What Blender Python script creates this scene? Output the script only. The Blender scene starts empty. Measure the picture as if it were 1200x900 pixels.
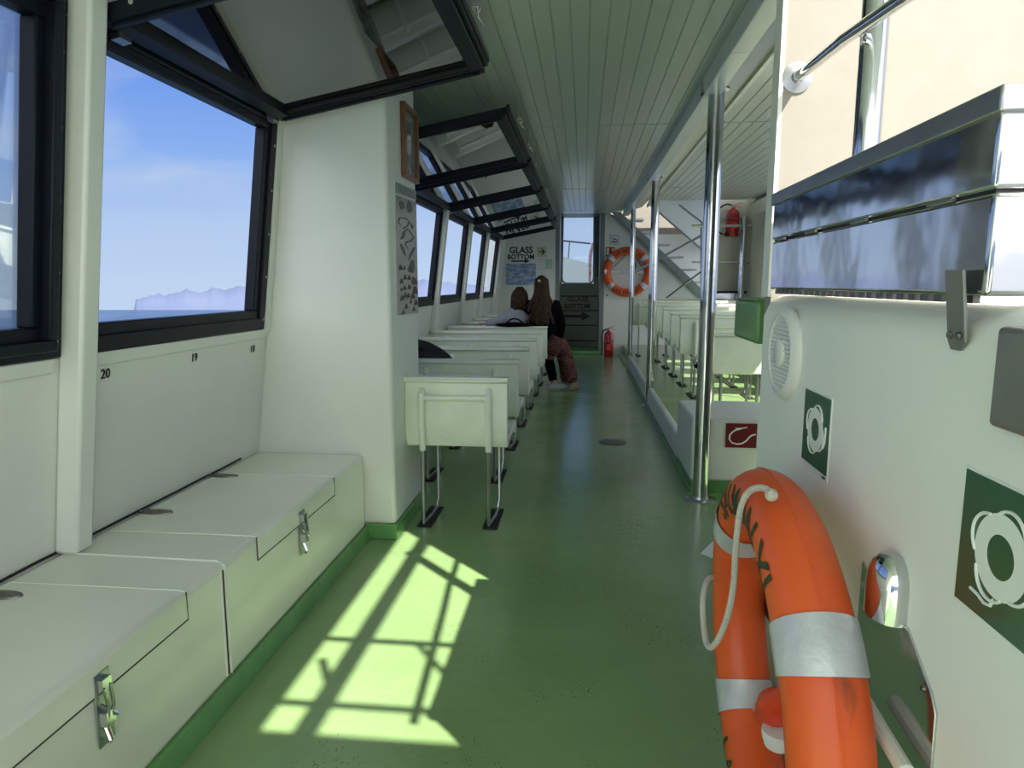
import bpy, bmesh, math, random
from mathutils import Vector, Matrix, Euler
random.seed(7)
PI = math.pi
C = bpy.context.scene.collection

# ------------------------------------------------------------------ camera maths (boat frame: +Y forward, x across, z up)
F = 800.0; U0, V0 = 684., 333.; H = 1.15
TH = math.atan((450 - V0) / F); PS = math.atan((U0 - 600) * math.cos(TH) / F)
FWD = Vector((-math.sin(PS) * math.cos(TH), math.cos(PS) * math.cos(TH), -math.sin(TH)))
RGT = Vector((math.cos(PS), math.sin(PS), 0))
UPV = Vector((-math.sin(PS) * math.sin(TH), math.cos(PS) * math.sin(TH), math.cos(TH)))


def pt(u, v, x=None, y=None, z=None):
    d = FWD + RGT * ((u - 600) / F) + UPV * ((450 - v) / F)
    if x is not None: t = x / d.x
    elif y is not None: t = y / d.y
    else: t = (z - H) / d.z
    return Vector((t * d.x, t * d.y, H + t * d.z))


# ------------------------------------------------------------------ materials
def new_mat(name):
    m = bpy.data.materials.new(name); m.use_nodes = True
    nt = m.node_tree
    return m, nt, nt.nodes['Principled BSDF']


def mat(name, col, rough=.5, metal=0., var=0., vscale=6., bump=0., bscale=40., coat=0., spec=None, emit=None, col2=None, distort=0., bdist=.01):
    m, nt, p = new_mat(name)
    p.inputs['Base Color'].default_value = (*col, 1)
    p.inputs['Roughness'].default_value = rough
    p.inputs['Metallic'].default_value = metal
    if coat: p.inputs['Coat Weight'].default_value = coat; p.inputs['Coat Roughness'].default_value = .12
    if spec is not None: p.inputs['Specular IOR Level'].default_value = spec
    tc = nt.nodes.new('ShaderNodeTexCoord')
    if var or col2:
        n = nt.nodes.new('ShaderNodeTexNoise'); n.inputs['Scale'].default_value = vscale; n.inputs['Detail'].default_value = 6
        n.inputs['Distortion'].default_value = distort
        nt.links.new(tc.outputs['Object'], n.inputs['Vector'])
        r = nt.nodes.new('ShaderNodeValToRGB')
        r.color_ramp.elements[0].position = .3; r.color_ramp.elements[1].position = .7
        c2 = col2 or tuple(max(0, c * (1 - var)) for c in col)
        r.color_ramp.elements[0].color = (*c2, 1); r.color_ramp.elements[1].color = (*col, 1)
        nt.links.new(n.outputs['Fac'], r.inputs['Fac']); nt.links.new(r.outputs['Color'], p.inputs['Base Color'])
    if bump:
        n = nt.nodes.new('ShaderNodeTexNoise'); n.inputs['Scale'].default_value = bscale; n.inputs['Detail'].default_value = 3
        nt.links.new(tc.outputs['Object'], n.inputs['Vector'])
        b = nt.nodes.new('ShaderNodeBump'); b.inputs['Strength'].default_value = bump; b.inputs['Distance'].default_value = bdist
        nt.links.new(n.outputs['Fac'], b.inputs['Height']); nt.links.new(b.outputs['Normal'], p.inputs['Normal'])
    return m


M = {}
M['white'] = mat('white_paint', (.76, .79, .72), .38, var=.07, vscale=2.5, bump=.12, bscale=9, coat=.15)
M['white_far'] = mat('white_gelcoat', (.74, .75, .70), .4, var=.06, vscale=2, bump=.08, bscale=12)
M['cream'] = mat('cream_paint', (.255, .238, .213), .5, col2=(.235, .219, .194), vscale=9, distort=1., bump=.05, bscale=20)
M['bench'] = mat('bench_gelcoat', (.76, .79, .68), .32, var=.08, vscale=3, bump=.1, bscale=14, coat=.3)
M['seat'] = mat('seat_grp', (.80, .86, .74), .36, var=.10, vscale=7, bump=.35, bscale=28, coat=.3)
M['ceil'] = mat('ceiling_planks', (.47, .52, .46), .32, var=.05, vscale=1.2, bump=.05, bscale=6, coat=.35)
M['beam'] = mat('beam_paint', (.70, .73, .70), .3, var=.05, coat=.3)
M['soffit'] = mat('soffit_gelcoat', (.62, .61, .50), .38, var=.05, coat=.08)
M['navy'] = mat('dark_navy_aluminium', (.006, .009, .017), .42, var=.3, vscale=20, spec=.22)
M['black'] = mat('black_plastic', (.008, .009, .012), .5)
M['rubber'] = mat('black_rubber', (.015, .014, .013), .75, bump=.2)
M['steel'] = mat('polished_steel', (.62, .63, .64), .10, 1., bump=.2, bscale=3.5, bdist=.016)
M['steel_dull'] = mat('brushed_steel', (.50, .51, .52), .32, 1., var=.15, vscale=20, bump=.1)
M['steel_dark'] = mat('stained_steel', (.23, .22, .21), .35, .9, var=.5, vscale=60)
M['orange'] = mat('orange_shell', (.83, .125, .02), .42, col2=(.70, .085, .015), vscale=4, bump=.12, bscale=30)
def scuffs(m, scale, thr, col):
    nt = m.node_tree; p = nt.nodes['Principled BSDF']; src = p.inputs['Base Color'].links[0].from_socket
    tc = nt.nodes.new('ShaderNodeTexCoord'); mp = nt.nodes.new('ShaderNodeMapping'); mp.inputs['Scale'].default_value = (1, .45, .4)
    n = nt.nodes.new('ShaderNodeTexNoise'); n.inputs['Scale'].default_value = scale; n.inputs['Detail'].default_value = 7; n.inputs['Distortion'].default_value = 1.2
    g = nt.nodes.new('ShaderNodeMapRange'); g.inputs['From Min'].default_value = thr; g.inputs['From Max'].default_value = thr + .07; g.inputs['To Max'].default_value = .8
    x = nt.nodes.new('ShaderNodeMixRGB'); x.inputs[2].default_value = (*col, 1)
    L = nt.links.new; L(tc.outputs['Object'], mp.inputs[0]); L(mp.outputs[0], n.inputs['Vector']); L(n.outputs['Fac'], g.inputs['Value']); L(g.outputs[0], x.inputs[0]); L(src, x.inputs[1]); L(x.outputs[0], p.inputs['Base Color'])
scuffs(M['orange'], 13, .66, (.10, .03, .015))
M['silver_tape'] = mat('silver_tape', (.62, .64, .68), .38, .25, var=.2, vscale=18, bump=.2, bscale=60)
M['rope'] = mat('grey_rope', (.58, .56, .50), .8, bump=.5, bscale=300)
M['green_sign'] = mat('green_sign', (.012, .085, .04), .3, coat=.3)
M['white_sign'] = mat('white_vinyl', (.80, .86, .80), .4)
M['red_sign'] = mat('red_sign', (.16, .012, .016), .35)
M['red_bright'] = mat('red_enamel', (.50, .018, .02), .25, coat=.4, var=.1)
M['redlens'] = mat('red_orange_plastic', (.75, .05, .015), .28, coat=.4)
M['greybox'] = mat('grey_metal', (.28, .28, .26), .45, .6, var=.2, vscale=12)
M['green_paint'] = mat('green_kick_paint', (.13, .33, .10), .35, var=.2, vscale=8, bump=.3, bscale=20, coat=.4)
M['green_box'] = mat('green_box_paint', (.17, .37, .12), .3, coat=.3, var=.08)
M['wood'] = mat('brown_wood', (.20, .075, .03), .4, var=.35, vscale=25, coat=.2)
M['ink'] = mat('dark_navy_ink', (.012, .014, .03), .5)
M['ink_black'] = mat('black_ink', (.01, .01, .01), .6)
M['ink_green'] = mat('dark_worn_lettering', (.035, .05, .015), .7)
M['door'] = mat('door_grey_green', (.27, .30, .25), .42, var=.08, vscale=4)
M['door_jamb'] = mat('door_jamb_grey', (.20, .23, .215), .4, var=.1)
M['grey_plate'] = mat('bow_plate_shaded', (.125, .16, .185), .4, var=.05)  # base colour darkened in place of shade on the bow plate
M['jacket'] = mat('black_cloth', (.004, .004, .006), .95, spec=.05, bump=.3, bscale=60)
M['shirt'] = mat('pale_grey_cloth', (.30, .33, .36), .85, bump=.3, bscale=40)
M['skin'] = mat('skin', (.52, .30, .21), .5)
M['hair'] = mat('light_brown_hair', (.085, .050, .028), .6, spec=.15, col2=(.022, .013, .008), vscale=35, distort=1.)
M['hair2'] = mat('dark_hair', (.085, .05, .028), .6, spec=.1, col2=(.018, .010, .007), vscale=40, distort=1.)
M['print'] = mat('patterned_trouser_cloth', (.27, .12, .11), .9, col2=(.004, .004, .006), vscale=42, distort=1.0, spec=.05)
M['shoe'] = mat('grey_shoe', (.33, .35, .36), .7)
M['shoe2'] = mat('tan_sandal', (.30, .24, .18), .7)
M['bag'] = mat('dark_bag_cloth', (.010, .013, .014), .8, bump=.4, bscale=30)
M['paper'] = mat('white_paper', (.80, .80, .78), .8)
M['clip'] = mat('yellowish_clip', (.75, .62, .3), .4)
M['speaker'] = mat('white_speaker_plastic', (.78, .79, .76), .4)
M['deck_out'] = mat('outer_deck', (.50, .55, .45), .6)
M['notice_green'] = mat('pale_green_notice', (.42, .55, .46), .5)
M['notice_yellow'] = mat('yellowed_notice', (.55, .54, .36), .5)
M['header'] = mat('pale_teal_strip', (.30, .38, .34), .35, .3, var=.3, vscale=60)
M['plaque'] = mat('printed_steel_plaque', (.42, .42, .39), .24, .85, var=.12, vscale=10, bump=.1, bscale=5)
M['ink_grey'] = mat('grey_etching', (.10, .10, .095), .5)


def floor_mat():
    m, nt, p = new_mat('green_deck_paint')
    p.inputs['Roughness'].default_value = .27
    p.inputs['Coat Weight'].default_value = .35; p.inputs['Coat Roughness'].default_value = .16
    tc = nt.nodes.new('ShaderNodeTexCoord')
    n = nt.nodes.new('ShaderNodeTexNoise'); n.inputs['Scale'].default_value = 2.2; n.inputs['Detail'].default_value = 5
    r = nt.nodes.new('ShaderNodeValToRGB')
    r.color_ramp.elements[0].color = (.20, .32, .135, 1); r.color_ramp.elements[1].color = (.235, .365, .16, 1)
    r.color_ramp.elements[0].position = .35; r.color_ramp.elements[1].position = .65
    # dark chips: small specks where a coarse noise lets them through
    sp = nt.nodes.new('ShaderNodeTexVoronoi'); sp.inputs['Scale'].default_value = 90
    lt = nt.nodes.new('ShaderNodeMath'); lt.operation = 'LESS_THAN'; lt.inputs[1].default_value = .16
    big = nt.nodes.new('ShaderNodeTexNoise'); big.inputs['Scale'].default_value = 2.6; big.inputs['Detail'].default_value = 8
    gt = nt.nodes.new('ShaderNodeMath'); gt.operation = 'GREATER_THAN'; gt.inputs[1].default_value = .565
    mu = nt.nodes.new('ShaderNodeMath'); mu.operation = 'MULTIPLY'
    mx = nt.nodes.new('ShaderNodeMixRGB'); mx.inputs[2].default_value = (.03, .055, .025, 1)
    b1 = nt.nodes.new('ShaderNodeTexNoise'); b1.inputs['Scale'].default_value = 16; b1.inputs['Detail'].default_value = 4
    bp = nt.nodes.new('ShaderNodeBump'); bp.inputs['Strength'].default_value = .33; bp.inputs['Distance'].default_value = .012
    L = nt.links.new
    for q in (n, sp, big, b1): L(tc.outputs['Object'], q.inputs['Vector'])
    L(n.outputs['Fac'], r.inputs['Fac']); L(r.outputs['Color'], mx.inputs[1])
    L(sp.outputs['Distance'], lt.inputs[0]); L(big.outputs['Fac'], gt.inputs[0])
    L(lt.outputs[0], mu.inputs[0]); L(gt.outputs[0], mu.inputs[1]); L(mu.outputs[0], mx.inputs[0])
    L(mx.outputs[0], p.inputs['Base Color'])
    L(b1.outputs['Fac'], bp.inputs['Height']); L(bp.outputs['Normal'], p.inputs['Normal'])
    return m


M['floor'] = floor_mat()


def glass_mat(name, tint, refl=1.0):
    m = bpy.data.materials.new(name); m.use_nodes = True
    nt = m.node_tree; nt.nodes.clear()
    o = nt.nodes.new('ShaderNodeOutputMaterial'); t = nt.nodes.new('ShaderNodeBsdfTransparent'); g = nt.nodes.new('ShaderNodeBsdfGlossy')
    f = nt.nodes.new('ShaderNodeFresnel'); f.inputs['IOR'].default_value = 1.5
    mu = nt.nodes.new('ShaderNodeMath'); mu.operation = 'MULTIPLY'; mu.inputs[1].default_value = refl; mu.use_clamp = True
    mx = nt.nodes.new('ShaderNodeMixShader')
    t.inputs['Color'].default_value = (*tint, 1); g.inputs['Roughness'].default_value = .02; g.inputs['Color'].default_value = (.9, .9, .9, 1)
    L = nt.links.new
    L(f.outputs[0], mu.inputs[0]); L(mu.outputs[0], mx.inputs[0]); L(t.outputs[0], mx.inputs[1]); L(g.outputs[0], mx.inputs[2]); L(mx.outputs[0], o.inputs[0])
    return m


M['glass'] = glass_mat('clear_pane', (.93, .95, .96), .6)
M['tint'] = glass_mat('tinted_pane', (.90, .95, .93), 1.9)


def sea_mat():
    m, nt, p = new_mat('sea_water')
    p.inputs['Roughness'].default_value = .55; p.inputs['Specular IOR Level'].default_value = .2
    tc = nt.nodes.new('ShaderNodeTexCoord'); mp = nt.nodes.new('ShaderNodeMapping'); mp.inputs['Scale'].default_value = (.05, .16, .1)
    n = nt.nodes.new('ShaderNodeTexNoise'); n.inputs['Scale'].default_value = 1.; n.inputs['Detail'].default_value = 9
    b = nt.nodes.new('ShaderNodeBump'); b.inputs['Strength'].default_value = .9; b.inputs['Distance'].default_value = 2.2
    r = nt.nodes.new('ShaderNodeValToRGB'); r.color_ramp.elements[0].color = (.012, .035, .085, 1); r.color_ramp.elements[1].color = (.07, .11, .19, 1)
    r.color_ramp.elements[0].position = .38; r.color_ramp.elements[1].position = .66
    L = nt.links.new
    L(tc.outputs['Object'], mp.inputs['Vector']); L(mp.outputs[0], n.inputs['Vector']); L(n.outputs['Fac'], b.inputs['Height'])
    L(n.outputs['Fac'], r.inputs['Fac']); L(r.outputs['Color'], p.inputs['Base Color']); L(b.outputs['Normal'], p.inputs['Normal'])
    return m


M['sea'] = sea_mat()
M['island'] = mat('distant_island_haze', (.085, .105, .175), 1., col2=(.07, .092, .165), vscale=.002, spec=0.)  # distance haze is put into the pale mauve base colour


def poster_mat():
    m, nt, p = new_mat('blue_sea_poster')
    tc = nt.nodes.new('ShaderNodeTexCoord'); n = nt.nodes.new('ShaderNodeTexNoise'); n.inputs['Scale'].default_value = 9; n.inputs['Detail'].default_value = 6; n.inputs['Distortion'].default_value = .6
    mp = nt.nodes.new('ShaderNodeMapping'); mp.inputs['Scale'].default_value = (1., 1, 2.4)
    r = nt.nodes.new('ShaderNodeValToRGB')
    e = r.color_ramp.elements
    e[0].position = .35; e[0].color = (.10, .17, .33, 1); e[1].position = .62; e[1].color = (.42, .50, .60, 1)
    k = e.new(.48); k.color = (.22, .32, .50, 1)
    L = nt.links.new
    L(tc.outputs['Object'], mp.inputs[0]); L(mp.outputs[0], n.inputs['Vector']); L(n.outputs['Fac'], r.inputs['Fac']); L(r.outputs['Color'], p.inputs['Base Color'])
    p.inputs['Roughness'].default_value = .4
    return m


M['poster'] = poster_mat()
M['art'] = mat('grey_print', (.30, .33, .30), .12, col2=(.12, .15, .15), vscale=9, distort=1., coat=.6)

# ------------------------------------------------------------------ mesh helpers
WL = {}


class MB:
    def __init__(s): s.bm = bmesh.new()

    def box(s, x0, x1, y0, y1, z0, z1, fn=None):
        v = [s.bm.verts.new(fn(x, y, z) if fn else (x, y, z)) for z in (z0, z1) for y in (y0, y1) for x in (x0, x1)]
        for f in ((0, 2, 3, 1), (4, 5, 7, 6), (0, 1, 5, 4), (2, 6, 7, 3), (1, 3, 7, 5), (0, 4, 6, 2)):
            s.bm.faces.new([v[i] for i in f])
        return s

    def prism(s, pts, off):
        """closed polygon (3-D points) extruded by the vector off"""
        a = [s.bm.verts.new(p) for p in pts]; b = [s.bm.verts.new(Vector(p) + Vector(off)) for p in pts]
        n = len(pts)
        s.bm.faces.new(a); s.bm.faces.new(b[::-1])
        for i in range(n): s.bm.faces.new((a[i], b[i], b[(i + 1) % n], a[(i + 1) % n]))
        return s

    def tube(s, pts, r, n=12, closed=False, caps=True):
        pts = [Vector(p) for p in pts]; N = len(pts); rings = []
        rr = r if isinstance(r, (list, tuple)) else [r] * N
        up = None
        for i, p in enumerate(pts):
            if closed: t = pts[(i + 1) % N] - pts[i - 1]
            elif i == 0: t = pts[1] - p
            elif i == N - 1: t = p - pts[-2]
            else: t = (pts[i + 1] - p).normalized() + (p - pts[i - 1]).normalized()
            t.normalize()
            if up is None:
                up = t.orthogonal().normalized()
            else:
                up = (up - t * up.dot(t)).normalized()
            w = t.cross(up)
            rings.append([s.bm.verts.new(p + (up * math.cos(2 * PI * k / n) + w * math.sin(2 * PI * k / n)) * rr[i]) for k in range(n)])
        for i in range(N if closed else N - 1):
            a, b = rings[i], rings[(i + 1) % N]
            off = 0
            if closed and i == N - 1:
                d = [(a[0].co - b[k].co).length for k in range(n)]; off = d.index(min(d))
            for k in range(n): s.bm.faces.new((a[k], a[(k + 1) % n], b[(k + 1 + off) % n], b[(k + off) % n]))
        if caps and not closed:
            s.bm.faces.new(rings[0][::-1]); s.bm.faces.new(rings[-1])
        return s

    def lathe(s, prof, c, axis='z', n=24):
        """prof: list of (radius, height along the axis)"""
        c = Vector(c); ax = {'x': (Vector((1, 0, 0)), Vector((0, 1, 0)), Vector((0, 0, 1))), 'y': (Vector((0, 1, 0)), Vector((0, 0, 1)), Vector((1, 0, 0))), 'z': (Vector((0, 0, 1)), Vector((1, 0, 0)), Vector((0, 1, 0)))}[axis] if isinstance(axis, str) else axis
        rings = []
        for r, h in prof:
            rings.append([s.bm.verts.new(c + ax[0] * h + (ax[1] * math.cos(2 * PI * k / n) + ax[2] * math.sin(2 * PI * k / n)) * max(r, 1e-4)) for k in range(n)])
        for a, b in zip(rings, rings[1:]):
            for k in range(n): s.bm.faces.new((a[k], a[(k + 1) % n], b[(k + 1) % n], b[k]))
        s.bm.faces.new(rings[0][::-1]); s.bm.faces.new(rings[-1])
        return s

    def ball(s, c, r, sx=1, sy=1, sz=1, n=16):
        m = Matrix.Translation(Vector(c)) @ Matrix.Diagonal((r * sx, r * sy, r * sz, 1))
        bmesh.ops.create_uvsphere(s.bm, u_segments=n, v_segments=n // 2 + 2, radius=1, matrix=m)
        return s

    def build(s, name, m, parent=None, bevel=0., seg=2, angle=35, label=None, cat=None, group=None, kind=None, sub=0, origin=True):
        bmesh.ops.recalc_face_normals(s.bm, faces=s.bm.faces)
        me = bpy.data.meshes.new(name); s.bm.to_mesh(me); s.bm.free()
        for p in me.polygons: p.use_smooth = True
        me.set_sharp_from_angle(angle=math.radians(angle))
        me.materials.append(m)
        o = bpy.data.objects.new(name, me); C.objects.link(o)
        off = Vector((0, 0, 0))
        if parent is not None:
            o.parent = parent; off = WL[parent.name]
        elif origin:
            xs = [v.co for v in me.vertices]
            off = Vector(((min(c.x for c in xs) + max(c.x for c in xs)) / 2, (min(c.y for c in xs) + max(c.y for c in xs)) / 2, min(c.z for c in xs)))
            o.location = off
        me.transform(Matrix.Translation(-off))
        WL[o.name] = off.copy()
        if bevel:
            b = o.modifiers.new('bevel', 'BEVEL'); b.width = bevel; b.segments = seg; b.limit_method = 'ANGLE'; b.angle_limit = math.radians(35); b.harden_normals = False
        if sub:
            q = o.modifiers.new('sub', 'SUBSURF'); q.levels = sub; q.render_levels = sub
        tag(o, label, cat, group, kind)
        return o


def tag(o, label=None, cat=None, group=None, kind=None):
    if label: o['label'] = label
    if cat: o['category'] = cat
    if group: o['group'] = group
    if kind: o['kind'] = kind
    return o


def thing(name, loc, label, cat, group=None, kind=None):
    o = bpy.data.objects.new(name, None); C.objects.link(o); o.location = loc; o.empty_display_size = .05
    WL[o.name] = Vector(loc)
    return tag(o, label, cat, group, kind)


def copy_tree(o, parent=None):
    c = o.copy(); C.objects.link(c)
    if parent is not None: c.parent = parent
    for ch in list(o.children): copy_tree(ch, c)
    return c


def st(name, mb, m, label=None, bevel=0., **k):
    return mb.build(name, m, bevel=bevel, kind='structure', label=label, origin=False, **k)


def text_bm(body, w=None, h=None, bold=0.):
    cu = bpy.data.curves.new('t', 'FONT'); cu.body = body; cu.size = 1; cu.offset = bold; cu.resolution_u = 3; cu.align_x = 'CENTER'
    ob = bpy.data.objects.new('t', cu); C.objects.link(ob)
    dg = bpy.context.evaluated_depsgraph_get(); dg.update()
    me = bpy.data.meshes.new_from_object(ob.evaluated_get(dg))
    bpy.data.objects.remove(ob); bpy.data.curves.remove(cu)
    xs = [v.co.x for v in me.vertices]; ys = [v.co.y for v in me.vertices]
    cx, cy = (min(xs) + max(xs)) / 2, (min(ys) + max(ys)) / 2
    sx = w / (max(xs) - min(xs)) if w else 1; sy = h / (max(ys) - min(ys)) if h else sx
    if not w: sx = sy
    bm = bmesh.new(); bm.from_mesh(me); bpy.data.meshes.remove(me)
    for v in bm.verts: v.co = Vector(((v.co.x - cx) * sx, (v.co.y - cy) * sy, 0))
    return bm


def plate_text(name, body, c, w, h, ux, uy, m, parent, bold=0., label=None, depth=.0015):
    """lettering lying on a surface at c; ux, uy are its right and up directions"""
    mb = MB(); mb.bm.free(); mb.bm = text_bm(body, w, h, bold)
    ux, uy, c = Vector(ux).normalized(), Vector(uy).normalized(), Vector(c)
    nn = ux.cross(uy)
    r = bmesh.ops.extrude_face_region(mb.bm, geom=mb.bm.faces[:])
    for g in r['geom']:
        if isinstance(g, bmesh.types.BMVert): g.co.z += depth
    for v in mb.bm.verts: v.co = c + ux * v.co.x + uy * v.co.y + nn * v.co.z
    return mb.build(name, m, parent, label=label)


# ------------------------------------------------------------------ shell dimensions
HX0, HXS = -1.519, .125                      # leaning port side: x = HX0 + HXS*z
def hull(z): return HX0 + HXS * z
def zc(y): return 2.16 + .003 * max(0., y - 5.) ** 2
YS = [-1.3, 1.66, 3, 4.61, 6, 7.0, 7.72, 8.5, 9.15, 10.0, 10.7, 11.42]

# floor
f = MB().box(-1.62, 2.2, -1.3, 12.3, -.08, 0)
st('floor', f, M['floor'], 'green painted deck floor of the passenger cabin')
f = MB().box(.66, 2.16, 4.36, 11.4, .002, .16)
st('floor', f, M['floor'], 'raised green platform under the starboard seats', bevel=.006)
f = MB().box(-.45, .30, 11.30, 12.25, .002, .06)
st('floor', f, M['green_paint'], 'low green sill in front of the forward door', bevel=.006)

# port side wall, leaning inwards, with window openings
WIN = [(.20, 1.672), (1.75, 2.85), (3.54, 4.90), (4.97, 6.29), (6.37, 7.70), (7.79, 9.10), (9.19, 10.50)]
sh = lambda x, y, z: (hull(z) + x, y, z)
w = MB()
w.box(-.05, 0, -1.3, 11.44, -.05, .955, sh); w.box(-.05, 0, -1.3, 11.44, 1.86, 2.5, sh)
edges = [-1.3] + [e for ab in WIN for e in ab] + [11.44]
for a, b in zip(edges[::2], edges[1::2]): w.box(-.05, 0, a, b, .955, 1.86, sh)
st('wall_left', w, M['white'], 'white leaning port side wall below and between the windows')
tn = [0]
def trim(mb, m, label, bevel=.004):
    tn[0] += 1
    return st('trim_%d' % tn[0], mb, m, label, bevel=bevel)
trim(MB().box(0, .070, 1.684, 1.752, .40, 2.4, sh), M['white'], 'near white pillar on the port wall between the first two windows', .01)
trim(MB().box(0, .022, 2.86, 2.905, .94, 2.2, sh), M['white'], 'thin white strip beside the window next to the partition')
for a in (4.90, 6.29, 7.70, 9.10, 10.50):
    trim(MB().box(0, .05, a - .01, a + .09, .05, 2.3, sh), M['white'], 'slim white pillar between the port windows along the seats')
trim(MB().box(0, .012, 1.745, 2.90, .915, .955, sh), M['white'], 'low white ledge under the second port window')
trim(MB().box(0, .012, -.5, 1.66, .915, .955, sh), M['white'], 'low white ledge under the nearest port window')
tag(trim(MB().tube([sh(.004, -.3 + i * .16, .402 + .001 * math.sin(i * 9)) for i in range(20)], .004, 6), M['rubber'], 'dark cracked sealant line where bench meets port wall', 0))

for (body, y, z, lab) in (('20', 1.872, .888, 'small black number on the port wall next to the near white pillar'), ('19', 2.345, .886, 'small black number on the port wall below the middle of the second window'), ('18', 2.79, .876, 'small black number on the port wall right beside the white partition')):
    c = sh(.0015, y, z)
    t = plate_text('seat_number', body, c, None, .030, (0, 1, 0), (HXS, 0, 1), M['ink_black'], None, .01)
    tag(t, lab, 'number')

# windows
def frame_ring(mb, y0, y1, z0, z1, t, x0, x1, fn):
    mb.box(x0, x1, y0, y1, z0, z0 + t, fn); mb.box(x0, x1, y0, y1, z1 - t, z1, fn)
    mb.box(x0, x1, y0, y0 + t, z0 + t, z1 - t, fn); mb.box(x0, x1, y1 - t, y1, z0 + t, z1 - t, fn)
    return mb

def sash(win, y0, y1, idx):
    """top-hinged sash swung inwards and hooked to the ceiling"""
    L = .87; ang = math.atan2(.155, .80)
    hx, hz = hull(1.83) + .03, 1.845
    ca, sa = math.cos(ang), math.sin(ang)
    fn = lambda a, y, b: (hx + a * ca - b * sa, y, hz + a * sa + b * ca)
    P = bpy.data.objects.new('sash', None); C.objects.link(P); P.parent = win; P.location = Vector((hx, y0, hz)) - WL[win.name]; WL[P.name] = Vector((hx, y0, hz))
    fr = MB(); t = .052
    fr.box(0, L, y0, y0 + t, -.030, .015, fn); fr.box(0, L, y1 - t, y1, -.030, .015, fn)
    fr.box(0, t, y0 + t, y1 - t, -.030, .015, fn); fr.box(L - t, L, y0 + t, y1 - t, -.030, .015, fn)
    fr.box(.02, L - .02, y0 + .014, y0 + .034, -.038, -.028, fn); fr.box(.02, L - .02, y1 - .034, y1 - .014, -.038, -.028, fn)
    fr.box(L, L + .016, y0 + .01, y1 - .01, -.010, .018, fn); fr.box(L + .012, L + .026, y0 + .02, y1 - .02, .0, .030, fn)
    fr.build('sash_frame', M['navy'], P, bevel=.003)
    MB().box(t - .012, L - t + .012, y0 + t - .012, y1 - t + .012, -.006, 0, fn).build('glass', M['tint'], P, label='tinted glass pane')
    bd = MB().box(t - .004, L - t + .004, y1 - t - .006, y1 - t, -.022, -.012, fn)
    bd.box(L - t - .006, L - t, y0 + t, y1 - t, -.022, -.012, fn); bd.box(t, L - t, y0 + t, y0 + t + .006, -.022, -.012, fn)
    bd.build('glazing_bead', M['rubber'], P)
    for yy in ((y0 + y1) / 2 + .05,) if idx == 1 else (y0 + .35, y1 - .3):
        c = Vector(fn(L + .03, yy, .03))
        hk = MB()
        hk.tube([c + Vector((.016 * math.cos(k * PI / 8) + .02, .0, .016 * math.sin(k * PI / 8) - .006)) for k in range(16)], .0022, 6, closed=True)
        hk.tube([c + Vector((0, 0, 0)), c + Vector((.02, .03, .01)), c + Vector((.012, .09, .0)), c + Vector((.03, .13, -.02))], .003, 6)
        hk.tube([c + Vector((.005, 0, 0)), c + Vector((.01, 0, zc(yy) - c.z - .005))], .004, 6)
        hk.build('hook', M['steel_dull'], P)
    for s in (y0 + .06, y1 - .10):
        MB().box(-.018, .01, s, s + .05, -.045, -.012, fn).build('hinge', M['steel_dull'], P)
    MB().lathe([(.007, 0), (.006, .004)], fn(.10, y0 - .004, 0), 'y', 8).build('bolt', M['steel'], P)

for i, (a, b) in enumerate(WIN):
    names = ['closed dark framed window nearest the camera', 'dark framed window with its sash swung up by the partition', 'first dark framed window beyond the partition, sash raised', 'second dark framed window beyond the partition, sash raised', 'third dark framed window beyond the partition, sash raised', 'fourth dark framed window beyond the partition, sash raised', 'farthest dark framed port window, sash raised, beside the forward wall']
    W = thing('window_%d' % (i + 1), sh(0, a, .96), names[i], 'window', kind='structure')
    t = .085 if i != 1 else .09
    fr = frame_ring(MB(), a - .01, b + .01, .955, 1.86, .05, -.045, .014, sh)
    frame_ring(fr, a + .03, b - .03, .99, 1.83, .05, -.04, .004, sh)
    if i == 0: frame_ring(fr, a + .045, b - .02, .975, 1.85, .03, 0, .030, sh)
    fr.build('window_frame', M['navy'], W, bevel=.004)
    for k in range(5): MB().lathe([(.006, .0), (.005, .003)], sh(.014, b - .01, 1.0 + k * .18), 'x', 8).build('screw', M['steel_dull'], W)
    if i == 0: MB().box(-.025, -.020, a + .07, b - .07, 1.03, 1.79, sh).build('glass', M['glass'], W)
    else: sash(W, a + .01, b - .01, i)

# ceiling with V-grooved planks
def ceiling(x0, x1, ystn, name, label, step=.0737, x_ph=-.0655):
    xs = []; k = math.floor((x0 - x_ph) / step)
    prof = [(x0, 0)]
    while True:
        g = x_ph + k * step; k += 1
        if g > x1 - .008: break
        if g < x0 + .008: continue
        prof += [(g - .0035, 0), (g - .0015, .005), (g + .0012, .005), (g + .0045, -.0008)]
    prof.append((x1, 0))
    b = MB(); rows = []
    for y in ystn: rows.append([b.bm.verts.new((x, y, zc(y) + dz)) for x, dz in prof])
    for r0, r1 in zip(rows, rows[1:]):
        for k in range(len(prof) - 1): b.bm.faces.new((r0[k], r0[k + 1], r1[k + 1], r1[k]))
    for y0, y1 in zip(ystn, ystn[1:]):      # solid deck above
        b.box(x0, x1, y0, y1, 0, .1, lambda x, y, z: (x, y, zc(y) + .008 + z))
    return st(name, b, M['ceil'], label, angle=20)

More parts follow.
